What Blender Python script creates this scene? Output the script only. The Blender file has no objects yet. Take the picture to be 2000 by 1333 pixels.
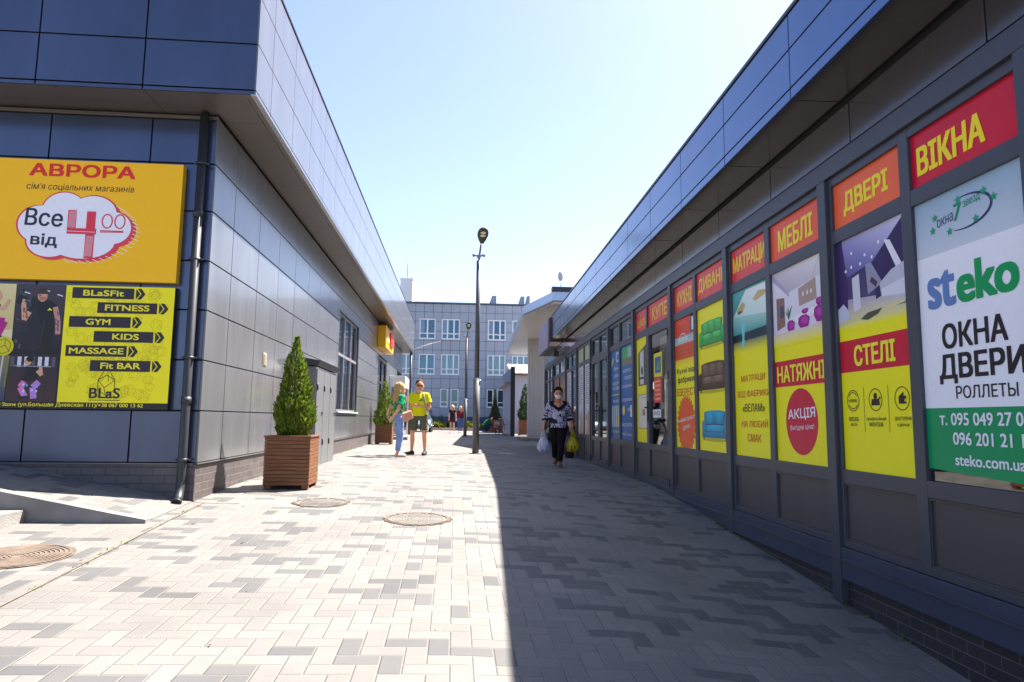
import bpy, math, random
from mathutils import Vector, Matrix, Euler
from mathutils.geometry import delaunay_2d_cdt
R = math.radians
C = bpy.context.scene.collection
rnd = random.Random(7)

# ------------------------------------------------------------------ camera
cam_d = bpy.data.cameras.new('camera'); cam = bpy.data.objects.new('camera', cam_d); C.objects.link(cam)
cam_d.sensor_width = 36; cam_d.lens = 24.0; cam_d.clip_start = .05; cam_d.clip_end = 3000
EYE = .91
yaw, pit, rol = R(4.738), R(6.573), R(.6247)
fw = Vector((math.sin(yaw)*math.cos(pit), math.cos(yaw)*math.cos(pit), math.sin(pit)))
rt = Vector((math.cos(yaw), -math.sin(yaw), 0)); up = rt.cross(fw)
rt2 = rt*math.cos(rol)+up*math.sin(rol); up2 = -rt*math.sin(rol)+up*math.cos(rol)
cam.matrix_world = Matrix(((rt2.x, up2.x, -fw.x, 0), (rt2.y, up2.y, -fw.y, 0), (rt2.z, up2.z, -fw.z, EYE), (0, 0, 0, 1)))
bpy.context.scene.camera = cam

# ------------------------------------------------------------------ sky, sun, exposure
SUN_AZ, SUN_EL = R(36), R(58.2)            # azimuth from +X towards +Y
sd = Vector((math.cos(SUN_AZ)*math.cos(SUN_EL), math.sin(SUN_AZ)*math.cos(SUN_EL), math.sin(SUN_EL)))
w = bpy.data.worlds.new('World'); bpy.context.scene.world = w; w.use_nodes = True
nt = w.node_tree
sky = nt.nodes.new('ShaderNodeTexSky'); sky.sky_type = 'NISHITA'; sky.sun_disc = False
sky.sun_elevation = SUN_EL; sky.sun_rotation = math.pi/2-SUN_AZ
sky.altitude = 100; sky.air_density = 1.0; sky.dust_density = 1.1; sky.ozone_density = 1.2
bg = nt.nodes['Background']; bg.inputs[1].default_value = .066
tint = nt.nodes.new('ShaderNodeVectorMath'); tint.operation = 'MULTIPLY'; tint.inputs[1].default_value = (1.0, .925, .975)
nt.links.new(sky.outputs[0], tint.inputs[0]); nt.links.new(tint.outputs[0], bg.inputs[0])
sl = bpy.data.lights.new('sun', 'SUN'); sl.energy = 4.2; sl.angle = R(.5); sl.color = (1, .93, .84)
so = bpy.data.objects.new('sun', sl); C.objects.link(so); so.rotation_euler = sd.to_track_quat('Z', 'Y').to_euler()
vs = bpy.context.scene.view_settings
vs.view_transform = 'Standard'; vs.look = 'None'; vs.exposure = 2.2; vs.gamma = 1; vs.use_curve_mapping = False
bpy.context.scene.cycles.max_bounces = 8

# ------------------------------------------------------------------ materials
def lin(c):
    c /= 255.
    return c/12.92 if c <= .04045 else ((c+.055)/1.055)**2.4
def S(r, g, b): return (lin(r), lin(g), lin(b))
MATS = {}
def mat(name, col, rough=.5, metal=0, var=.0, vscale=6., bump=0., bscale=40., coat=0., spec=.5, grain=None):
    m = bpy.data.materials.new(name); m.use_nodes = True; n = m.node_tree.nodes; l = m.node_tree.links
    p = n['Principled BSDF']; p.inputs['Base Color'].default_value = (*col, 1)
    p.inputs['Roughness'].default_value = rough; p.inputs['Metallic'].default_value = metal
    p.inputs['Coat Weight'].default_value = coat; p.inputs['Coat Roughness'].default_value = .1
    p.inputs['Specular IOR Level'].default_value = spec
    tc = n.new('ShaderNodeTexCoord')
    src = tc.outputs['Object']
    if grain:
        mp = n.new('ShaderNodeMapping'); mp.inputs['Scale'].default_value = grain; l.new(src, mp.inputs[0]); src = mp.outputs[0]
    if var:
        t = n.new('ShaderNodeTexNoise'); t.inputs['Scale'].default_value = vscale; t.inputs['Detail'].default_value = 6
        l.new(src, t.inputs['Vector'])
        r = n.new('ShaderNodeMapRange'); r.inputs[1].default_value = .3; r.inputs[2].default_value = .7
        r.inputs[3].default_value = 1-var; r.inputs[4].default_value = 1+var
        l.new(t.outputs[0], r.inputs[0])
        mx = n.new('ShaderNodeVectorMath'); mx.operation = 'SCALE'; mx.inputs[0].default_value = col
        l.new(r.outputs[0], mx.inputs['Scale']); l.new(mx.outputs[0], p.inputs['Base Color'])
    if bump:
        t = n.new('ShaderNodeTexNoise'); t.inputs['Scale'].default_value = bscale; t.inputs['Detail'].default_value = 4
        l.new(src, t.inputs['Vector'])
        b = n.new('ShaderNodeBump'); b.inputs['Strength'].default_value = bump; b.inputs['Distance'].default_value = .02
        l.new(t.outputs[0], b.inputs['Height']); l.new(b.outputs[0], p.inputs['Normal'])
    MATS[name] = m; return m

def attr_mat(name, rough, coat=0, transl=0, spec=.5, var=0):
    m = mat(name, (.5, .5, .5), rough, coat=coat, spec=spec); n = m.node_tree.nodes; l = m.node_tree.links
    a = n.new('ShaderNodeAttribute'); a.attribute_name = 'Col'
    out = a.outputs['Color']
    if var:
        t = n.new('ShaderNodeTexNoise'); t.inputs['Scale'].default_value = 30; t.inputs['Detail'].default_value = 4
        tc = n.new('ShaderNodeTexCoord'); l.new(tc.outputs['Object'], t.inputs['Vector'])
        r = n.new('ShaderNodeMapRange'); r.inputs[3].default_value = 1-var; r.inputs[4].default_value = 1+var
        l.new(t.outputs[0], r.inputs[0])
        mx = n.new('ShaderNodeVectorMath'); mx.operation = 'SCALE'; l.new(out, mx.inputs[0]); l.new(r.outputs[0], mx.inputs['Scale']); out = mx.outputs[0]
    l.new(out, n['Principled BSDF'].inputs['Base Color'])
    if transl:
        tr = n.new('ShaderNodeBsdfTranslucent'); l.new(out, tr.inputs[0])
        ms = n.new('ShaderNodeMixShader'); ms.inputs[0].default_value = transl
        l.new(n['Principled BSDF'].outputs[0], ms.inputs[1]); l.new(tr.outputs[0], ms.inputs[2])
        l.new(ms.outputs[0], n['Material Output'].inputs[0])
    return m

PRINT = attr_mat('printed_film', .34, spec=.3, var=.05)
PAINT = attr_mat('painted', .5, var=.06)
SKIN = attr_mat('skin', .55, var=.03)
CLOTH = attr_mat('cloth', .85, spec=.2, var=.1)
def add_bump(m, scale, strength, dist, stretch=(1, 1, 1)):
    n = m.node_tree.nodes; l = m.node_tree.links; tc = n.new('ShaderNodeTexCoord'); mp = n.new('ShaderNodeMapping'); mp.inputs['Scale'].default_value = stretch
    t = n.new('ShaderNodeTexNoise'); t.inputs['Scale'].default_value = scale; t.inputs['Detail'].default_value = 3; t.inputs['Distortion'].default_value = .6
    l.new(tc.outputs['Object'], mp.inputs[0]); l.new(mp.outputs[0], t.inputs['Vector'])
    b = n.new('ShaderNodeBump'); b.inputs['Strength'].default_value = strength; b.inputs['Distance'].default_value = dist
    l.new(t.outputs[0], b.inputs['Height']); l.new(b.outputs[0], n['Principled BSDF'].inputs['Normal'])
add_bump(CLOTH, 9, .9, .05, (1, 1, .55)); add_bump(PRINT, 3.2, .25, .02)
LEAF = attr_mat('leaf', .5, transl=.36, spec=.35)
PANEL = mat('metallic_panel', (.128, .13, .138), .24, .0, .13, 1.6, .10, 1.1, coat=.35, grain=(2.2, 2.2, .5))
PANEL_SKY = mat('sky_tinted_panel', S(90, 112, 148), .16, .8, .08, 1.4, .10, 1.2, grain=(2.2, 1.2, .6))  # same grey cladding; the reflected sky's blue is put into the base colour
PANEL_SHADE = mat('shaded_front_panel', S(76, 86, 110), .22, .62, .10, 1.4, .10, 1.2, grain=(2.2, 2.2, .5))  # side cladding again, with its shade and sky reflection put into the colour
SOFFIT = mat('soffit_panel', S(112, 104, 100), .3, .3, .05, .8, .03, 1.2)
SOFFITR = mat('dark_soffit_panel', S(78, 73, 72), .2, .3, .05, .8, .08, 1.2, coat=.3)
FRIEZE = mat('frieze_panel', S(74, 71, 75), .2, .4, .05, .8, .06, 1.2, coat=.3)
BACK = mat('joint_shadow_gap', (.012, .012, .014), .9)
FRAME = mat('anthracite_frame', S(68, 71, 82), .38, .15, .05, 2.0, .05, 90)
BASEP = mat('base_panel', S(75, 73, 78), .42, .2, .06, 1.5, .03, 3)
ROOMF = mat('unlit_room_sheet', (.035, .04, .05), .9, 0, .5, .9)  # sheet behind far panes; the darkness of the room is its colour
FARP = mat('far_cladding', S(152, 160, 172), .5, .1, .05, .4)
FARJ = mat('far_joint', S(70, 72, 88), .8)
WHITE = mat('white_paint', (.78, .78, .78), .4, 0, .03, 3)
DARK = mat('dark_metal', S(58, 58, 66), .4, .3, .06, 4)
POLE = mat('grey_pole_paint', (.11, .107, .107), .6, 0, .1, 5)
PIPE = mat('pipe_metal', (.027, .029, .034), .5, 0, .1, 3)
CONC = mat('concrete', (.25, .24, .22), .9, 0, .16, 5, .35, 60)
CONCD = mat('concrete_side', (.2, .19, .18), .9, 0, .2, 4, .4, 50)
WOOD = mat('stained_wood', S(120, 76, 44), .6, 0, .36, 3.5, .3, 40, grain=(1.2, 1.2, 14))
WOODD = mat('dark_wood', S(112, 62, 40), .65, 0, .3, 3.5, .3, 40, grain=(1.2, 1.2, 14))
SOIL = mat('soil', (.05, .035, .025), .95, 0, .3, 20, .5, 60)
IRON = mat('rusty_iron', (.13, .098, .075), .8, 0, .25, 9, .4, 70)
RUBBER = mat('rubber', (.02, .02, .02), .7)
CHROME = mat('bright_metal', (.6, .6, .6), .25, .9)
SIDING = mat('white_siding', S(182, 178, 178), .35, .1, .03, 2)
DASHW = mat('white_slats', S(214, 208, 204), .25, .15, .03, 2)
BARK = mat('bark', (.09, .06, .04), .9, 0, .3, 12, .4, 40)
CURTAIN = mat('pale_curtain', (.62, .6, .55), .9, 0, .15, 8, grain=(6, 6, .4))
TEALC = mat('teal_curtain', S(20, 140, 150), .85, 0, .2, 6, grain=(6, 6, .4))
ROOMD = mat('dim_interior', (.2, .19, .18), .9, 0, .5, .9)
CARP = mat('car_paint', S(120, 135, 155), .3, .4, coat=.8)

def glass_mat(name, tint, refl=.22, rough=.02, body=(.05, .06, .07), see=.55):
    m = bpy.data.materials.new(name); m.use_nodes = True; n = m.node_tree.nodes; l = m.node_tree.links
    n.remove(n['Principled BSDF'])
    g = n.new('ShaderNodeBsdfGlossy'); g.inputs['Roughness'].default_value = rough; g.inputs[0].default_value = (1, 1, 1, 1)
    t = n.new('ShaderNodeBsdfTransparent'); t.inputs[0].default_value = (*tint, 1)
    f = n.new('ShaderNodeFresnel'); f.inputs[0].default_value = 1.52
    mr = n.new('ShaderNodeMapRange'); mr.inputs[3].default_value = refl; mr.inputs[4].default_value = 1
    l.new(f.outputs[0], mr.inputs[0])
    mx = n.new('ShaderNodeMixShader'); l.new(mr.outputs[0], mx.inputs[0]); l.new(t.outputs[0], mx.inputs[1]); l.new(g.outputs[0], mx.inputs[2])
    l.new(mx.outputs[0], n['Material Output'].inputs[0])
    return m
GLASS = glass_mat('window_glass', (.75, .8, .82), .08)
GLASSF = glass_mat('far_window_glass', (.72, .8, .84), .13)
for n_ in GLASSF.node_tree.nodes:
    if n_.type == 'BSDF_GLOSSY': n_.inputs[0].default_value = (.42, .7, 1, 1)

# brick plinth tiles (running bond) in wall coordinates
def brick_mat(name, col, mortar, bw, bh, axis):
    m = mat(name, col, .55); n = m.node_tree.nodes; l = m.node_tree.links; p = n['Principled BSDF']
    g = n.new('ShaderNodeNewGeometry'); sp = n.new('ShaderNodeSeparateXYZ'); l.new(g.outputs['Position'], sp.inputs[0])
    cb = n.new('ShaderNodeCombineXYZ'); l.new(sp.outputs[axis], cb.inputs[0]); l.new(sp.outputs[2], cb.inputs[1])
    b = n.new('ShaderNodeTexBrick'); b.inputs['Scale'].default_value = 1; b.inputs['Brick Width'].default_value = bw
    b.inputs['Row Height'].default_value = bh; b.inputs['Mortar Size'].default_value = .004; b.inputs['Mortar Smooth'].default_value = .2
    b.inputs['Color1'].default_value = (*[c*.85 for c in col], 1); b.inputs['Color2'].default_value = (*[c*1.15 for c in col], 1)
    b.inputs['Mortar'].default_value = (*mortar, 1); l.new(cb.outputs[0], b.inputs[0])
    no = n.new('ShaderNodeTexNoise'); no.inputs['Scale'].default_value = 14; no.inputs['Detail'].default_value = 6
    l.new(g.outputs['Position'], no.inputs['Vector'])
    mr = n.new('ShaderNodeMapRange'); mr.inputs[3].default_value = .75; mr.inputs[4].default_value = 1.25; l.new(no.outputs[0], mr.inputs[0])
    sc = n.new('ShaderNodeVectorMath'); sc.operation = 'SCALE'; l.new(b.outputs['Color'], sc.inputs[0]); l.new(mr.outputs[0], sc.inputs['Scale'])
    l.new(sc.outputs[0], p.inputs['Base Color'])
    bp = n.new('ShaderNodeBump'); bp.invert = True; bp.inputs['Strength'].default_value = .6; bp.inputs['Distance'].default_value = .004
    l.new(b.outputs['Fac'], bp.inputs['Height']); l.new(bp.outputs[0], p.inputs['Normal'])
    return m
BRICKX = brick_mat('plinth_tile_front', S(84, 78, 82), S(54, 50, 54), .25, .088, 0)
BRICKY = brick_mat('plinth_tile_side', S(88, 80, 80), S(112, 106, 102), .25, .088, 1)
BRICKR = brick_mat('dark_plinth_tile', S(48, 46, 52), S(84, 80, 84), .25, .072, 1)

# herringbone paving, 0.2 x 0.1 m blocks, computed in world XY
def paving_mat(name, ang=0., off=(0, 0)):
    m = mat(name, (.4, .4, .4), .8); n = m.node_tree.nodes; l = m.node_tree.links; p = n['Principled BSDF']
    def M(op, a, b=None, c=None):
        x = n.new('ShaderNodeMath'); x.operation = op
        for i, v in enumerate((a, b, c)):
            if v is None: continue
            if isinstance(v, (int, float)): x.inputs[i].default_value = v
            else: l.new(v, x.inputs[i])
        return x.outputs[0]
    g = n.new('ShaderNodeNewGeometry')
    mp = n.new('ShaderNodeMapping'); mp.inputs['Location'].default_value = (*off, 0); mp.inputs['Rotation'].default_value = (0, 0, ang)
    mp.inputs['Scale'].default_value = (8.9, 8.9, 8.9); l.new(g.outputs['Position'], mp.inputs[0])
    sp = n.new('ShaderNodeSeparateXYZ'); l.new(mp.outputs[0], sp.inputs[0]); x, y = sp.outputs[0], sp.outputs[1]
    i, j = M('FLOOR', x), M('FLOOR', y)
    k = M('FLOORED_MODULO', M('SUBTRACT', i, j), 4.)
    k = M('ROUND', k)
    hz = M('LESS_THAN', k, 1.5)                       # 1 = horizontal block
    vt = M('SUBTRACT', 1., hz)
    bx = M('SUBTRACT', i, M('MULTIPLY', hz, k))
    by = M('SUBTRACT', j, M('MULTIPLY', vt, M('SUBTRACT', 3., k)))
    W = M('ADD', 1., hz); H = M('ADD', 1., vt)
    u, v = M('SUBTRACT', x, bx), M('SUBTRACT', y, by)
    d = M('MINIMUM', M('MINIMUM', u, M('SUBTRACT', W, u)), M('MINIMUM', v, M('SUBTRACT', H, v)))
    def noise(a, b, z):
        c = n.new('ShaderNodeCombineXYZ'); l.new(a, c.inputs[0]); l.new(b, c.inputs[1]); c.inputs[2].default_value = z
        wn = n.new('ShaderNodeTexWhiteNoise'); l.new(c.outputs[0], wn.inputs[0]); return wn.outputs['Value']
    px = M('SUBTRACT', bx, M('MULTIPLY', vt, 2.)); py = M('ADD', by, vt)
    rb = noise(bx, by, hz and 3.3); rp = noise(px, py, 8.1)
    dark = M('MAXIMUM', M('LESS_THAN', rp, .19), M('LESS_THAN', rb, .04))
    tone = noise(by, bx, 17.7)
    light = n.new('ShaderNodeMix'); light.data_type = 'RGBA'; l.new(tone, light.inputs['Factor'])
    light.inputs['A'].default_value = (*PAVE_A, 1); light.inputs['B'].default_value = (*PAVE_B, 1)
    dk = n.new('ShaderNodeMix'); dk.data_type = 'RGBA'; l.new(tone, dk.inputs['Factor'])
    dk.inputs['A'].default_value = (*PAVE_C, 1); dk.inputs['B'].default_value = (*PAVE_D, 1)
    mx = n.new('ShaderNodeMix'); mx.data_type = 'RGBA'; l.new(dark, mx.inputs['Factor']); l.new(light.outputs['Result'], mx.inputs['A']); l.new(dk.outputs['Result'], mx.inputs['B'])
    no = n.new('ShaderNodeTexNoise'); no.inputs['Scale'].default_value = 160; no.inputs['Detail'].default_value = 3; l.new(g.outputs['Position'], no.inputs['Vector'])
    n2 = n.new('ShaderNodeTexNoise'); n2.inputs['Scale'].default_value = 1.1; n2.inputs['Detail'].default_value = 7; l.new(g.outputs['Position'], n2.inputs['Vector'])
    f = M('MULTIPLY', M('ADD', .8, M('MULTIPLY', no.outputs[0], .4)), M('ADD', .78, M('MULTIPLY', n2.outputs[0], .44)))
    sc = n.new('ShaderNodeVectorMath'); sc.operation = 'SCALE'; l.new(mx.outputs['Result'], sc.inputs[0]); l.new(f, sc.inputs['Scale'])
    vo = n.new('ShaderNodeTexVoronoi'); vo.inputs['Scale'].default_value = 1.7; l.new(g.outputs['Position'], vo.inputs['Vector'])
    gum = n.new('ShaderNodeMapRange'); gum.inputs[1].default_value = .02; gum.inputs[2].default_value = .045; gum.inputs[3].default_value = .62; gum.inputs[4].default_value = 1; l.new(vo.outputs['Distance'], gum.inputs[0])
    n3 = n.new('ShaderNodeTexNoise'); n3.inputs['Scale'].default_value = .35; n3.inputs['Detail'].default_value = 8; n3.inputs['Roughness'].default_value = .65; l.new(g.outputs['Position'], n3.inputs['Vector'])
    st = n.new('ShaderNodeMapRange'); st.inputs[1].default_value = .36; st.inputs[2].default_value = .5; st.inputs[3].default_value = .84; st.inputs[4].default_value = 1; l.new(n3.outputs[0], st.inputs[0])
    s2 = n.new('ShaderNodeVectorMath'); s2.operation = 'SCALE'; l.new(sc.outputs[0], s2.inputs[0]); l.new(M('MULTIPLY', gum.outputs[0], st.outputs[0]), s2.inputs['Scale']); sc = s2
    jm = n.new('ShaderNodeMapRange'); jm.inputs[1].default_value = .016; jm.inputs[2].default_value = .042; l.new(d, jm.inputs[0])
    j2 = n.new('ShaderNodeMix'); j2.data_type = 'RGBA'; l.new(jm.outputs[0], j2.inputs['Factor']); j2.inputs['A'].default_value = (*PAVE_J, 1); l.new(sc.outputs[0], j2.inputs['B'])
    l.new(j2.outputs['Result'], p.inputs['Base Color'])
    hm = n.new('ShaderNodeMapRange'); hm.inputs[1].default_value = .0; hm.inputs[2].default_value = .07; l.new(d, hm.inputs[0])
    ht = M('ADD', hm.outputs[0], M('ADD', M('MULTIPLY', no.outputs[0], .12), M('MULTIPLY', tone, .12)))
    bp = n.new('ShaderNodeBump'); bp.inputs['Strength'].default_value = .9; bp.inputs['Distance'].default_value = .007
    l.new(ht, bp.inputs['Height']); l.new(bp.outputs[0], p.inputs['Normal'])
    return m
PAVE_A, PAVE_B = (.180, .171, .158), (.150, .144, .135)
PAVE_C, PAVE_D = (.080, .080, .082), (.108, .106, .105)
PAVE_J = (.205, .19, .17)
PAVING = paving_mat('herringbone_paving')
PAVING2 = paving_mat('herringbone_paving_plaza', R(90), (3, 1))

# ------------------------------------------------------------------ mesh helpers
WM = {}
def wmat(o): return WM.get(o.name, Matrix.Identity(4)) if o else Matrix.Identity(4)
class MB:
    def __init__(s, F=None): s.v = []; s.f = []; s.c = []; s.F = F; s.col = (.5, .5, .5); s.sm = []
    def vert(s, p):
        s.v.append(Vector(p)); return len(s.v)-1
    def face(s, idx, col=None, smooth=False):
        s.f.append(tuple(idx)); s.c.append(col or s.col); s.sm.append(smooth)
    def poly(s, pts, col=None): s.face([s.vert(p) for p in pts], col)
    def box(s, x0, x1, y0, y1, z0, z1, col=None, bev=0):
        if x0 > x1: x0, x1 = x1, x0
        if y0 > y1: y0, y1 = y1, y0
        if z0 > z1: z0, z1 = z1, z0
        i = len(s.v)
        for z in (z0, z1):
            for x, y in ((x0, y0), (x1, y0), (x1, y1), (x0, y1)): s.v.append(Vector((x, y, z)))
        for q in ((3, 2, 1, 0), (4, 5, 6, 7), (0, 1, 5, 4), (1, 2, 6, 5), (2, 3, 7, 6), (3, 0, 4, 7)): s.face([i+k for k in q], col)
        return s
    def hexa(s, b, t, col=None):                       # four bottom points, four top points
        i = len(s.v); s.v += [Vector(p) for p in b]+[Vector(p) for p in t]; n = len(b)
        s.face([i+k for k in range(n-1, -1, -1)], col); s.face([i+n+k for k in range(n)], col)
        for k in range(n): s.face([i+k, i+(k+1) % n, i+n+(k+1) % n, i+n+k], col)
        return s
    def prism(s, pts, z0, z1, col=None): return s.hexa([(x, y, z0) for x, y in pts], [(x, y, z1) for x, y in pts], col)
    def tube(s, pts, rad, n=10, col=None, side=None, cap=True, smooth=True):
        pts = [Vector(p) for p in pts]; rings = []
        N = len(pts); prev = None
        for k, p in enumerate(pts):
            d = (pts[min(k+1, N-1)]-pts[max(k-1, 0)]).normalized()
            a = Vector(side) if side else (prev if prev else (Vector((1, 0, 0)) if abs(d.x) < .8 else Vector((0, 1, 0))))
            a = (a-d*a.dot(d)).normalized(); prev = a; b = d.cross(a)
            r = rad[k] if isinstance(rad, (list, tuple)) else rad
            ra, rb = r if isinstance(r, (list, tuple)) else (r, r)
            rings.append([s.vert(p+a*ra*math.cos(2*math.pi*q/n)+b*rb*math.sin(2*math.pi*q/n)) for q in range(n)])
        for k in range(N-1):
            for q in range(n): s.face([rings[k][q], rings[k][(q+1) % n], rings[k+1][(q+1) % n], rings[k+1][q]], col, smooth)
        if cap: s.face(rings[0][::-1], col); s.face(rings[-1], col)
        return s
    def ell(s, c, r, n=14, m=9, col=None, rot=None):
        c = Vector(c); r = Vector((r, r, r)) if isinstance(r, (int, float)) else Vector(r); g = []
        for i in range(m+1):
            t = math.pi*i/m; row = []
            for q in range(n):
                a = 2*math.pi*q/n
                p = Vector((r.x*math.sin(t)*math.cos(a), r.y*math.sin(t)*math.sin(a), r.z*math.cos(t)))
                if rot: p = rot @ p
                row.append(s.vert(c+p))
            g.append(row)
        for i in range(m):
            for q in range(n): s.face([g[i][q], g[i+1][q], g[i+1][(q+1) % n], g[i][(q+1) % n]], col, True)
        return s
    def disc(s, c, r, z, n=32, col=None, fn=None):
        pts = [(c[0]+r*math.cos(2*math.pi*q/n), c[1]+r*math.sin(2*math.pi*q/n)) for q in range(n)]
        s.poly([(x, y, (fn(x, y) if fn else 0)+z) for x, y in pts], col)
    def mesh(s, name, m, parent=None, origin=None, bevel=0):
        W = Matrix.Translation(Vector(origin)) if origin is not None else wmat(parent)
        inv = W.inverted(); me = bpy.data.meshes.new(name)
        vv = [(inv @ (s.F @ p if s.F else p)) for p in s.v]
        me.from_pydata(vv, [], s.f)
        for q in (m if isinstance(m, (list, tuple)) else [m]): me.materials.append(q)
        at = me.color_attributes.new('Col', 'FLOAT_COLOR', 'CORNER')
        buf = []
        for f, c in zip(s.f, s.c):
            if isinstance(c[0], (tuple, list)):
                for q in c: buf += [*q, 1]
            else: buf += [*c, 1]*len(f)
        at.data.foreach_set('color', buf)
        me.polygons.foreach_set('use_smooth', s.sm)
        me.update()
        return me, W
    def build(s, name, m, parent=None, origin=None, bevel=0):
        if not s.f: return None
        me, W = s.mesh(name, m, parent, origin)
        o = bpy.data.objects.new(name, me); C.objects.link(o)
        if parent: o.parent = parent
        elif origin is not None: o.location = origin
        WM[o.name] = W
        if bevel:
            b = o.modifiers.new('bevel', 'BEVEL'); b.width = bevel; b.segments = 2; b.limit_method = 'ANGLE'; b.angle_limit = R(50)
        return o

def tag(o, label=None, cat=None, group=None, kind=None):
    if label: o['label'] = label
    if cat: o['category'] = cat
    if group: o['group'] = group
    if kind: o['kind'] = kind
    return o
def thing(name, label, cat, loc=(0, 0, 0), rz=0, group=None):
    o = bpy.data.objects.new(name, None); C.objects.link(o); o.location = loc; o.rotation_euler = (0, 0, rz); o.empty_display_size = .2
    WM[o.name] = Matrix.Translation(Vector(loc)) @ Matrix.Rotation(rz, 4, 'Z')
    return tag(o, label, cat, group)
def copy_tree(o, parent=None):
    c = o.copy(); C.objects.link(c); c.parent = parent; WM[c.name] = wmat(o)
    for ch in list(o.children): copy_tree(ch, c)
    return c
def place(o, loc, rz=0, scale=1):
    o.location = loc; o.rotation_euler = (0, 0, rz); o.scale = (scale,)*3; return o

TXT = {}
def text_mesh(body, bold=0., shear=0.):
    key = (body, bold, shear)
    if key in TXT: return TXT[key]
    cu = bpy.data.curves.new('t', 'FONT'); cu.body = body; cu.size = 1; cu.offset = bold; cu.shear = shear; cu.resolution_u = 4
    cu.fill_mode = 'NONE'
    ob = bpy.data.objects.new('t', cu); C.objects.link(ob)
    bpy.context.view_layer.update()
    me = bpy.data.meshes.new_from_object(ob.evaluated_get(bpy.context.evaluated_depsgraph_get()))
    pts = [v.co.to_2d() for v in me.vertices]; nb = {}
    for e in me.edges:
        i, j = e.vertices; nb.setdefault(i, []).append(j); nb.setdefault(j, []).append(i)
    bpy.data.objects.remove(ob); bpy.data.curves.remove(cu); bpy.data.meshes.remove(me)
    loops = []; seen = set()
    for i in range(len(pts)):                           # outline loops, in vertex order
        if i in seen or i not in nb: continue
        lp = [i]; seen.add(i); nxt = i+1 if i+1 in nb[i] else nb[i][0]
        while nxt not in seen:
            lp.append(nxt); seen.add(nxt); c_ = [k for k in nb[nxt] if k not in seen]
            if not c_: break
            nxt = c_[0]
        loops.append(lp)
    ed = [(lp[k], lp[(k+1) % len(lp)]) for lp in loops for k in range(len(lp))]
    ov, oe, of, _, oedge, _ = delaunay_2d_cdt(pts, ed, [], 0, 1e-6)
    segs = [(pts[i], pts[j]) for i, j in ed]
    def wind(p):
        n = 0
        for a_, b_ in segs:
            if (a_.y <= p.y) != (b_.y <= p.y):
                x = a_.x+(p.y-a_.y)/(b_.y-a_.y)*(b_.x-a_.x)
                if x > p.x: n += 1 if b_.y > a_.y else -1
        return n
    vs_ = [Vector((v.x, v.y, 0)) for v in ov]; fs = []
    for f in of:
        c_ = sum((ov[i] for i in f), Vector((0, 0)))/len(f)
        if wind(c_) != 0: fs.append(tuple(f))
    if vs_:
        x0, x1 = min(v.x for v in vs_), max(v.x for v in vs_); y0, y1 = min(v.y for v in vs_), max(v.y for v in vs_)
        vs_ = [((v.x-x0)/(x1-x0), (v.y-y0)/(y1-y0)) for v in vs_]
    TXT[key] = (vs_, fs); return TXT[key]

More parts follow.
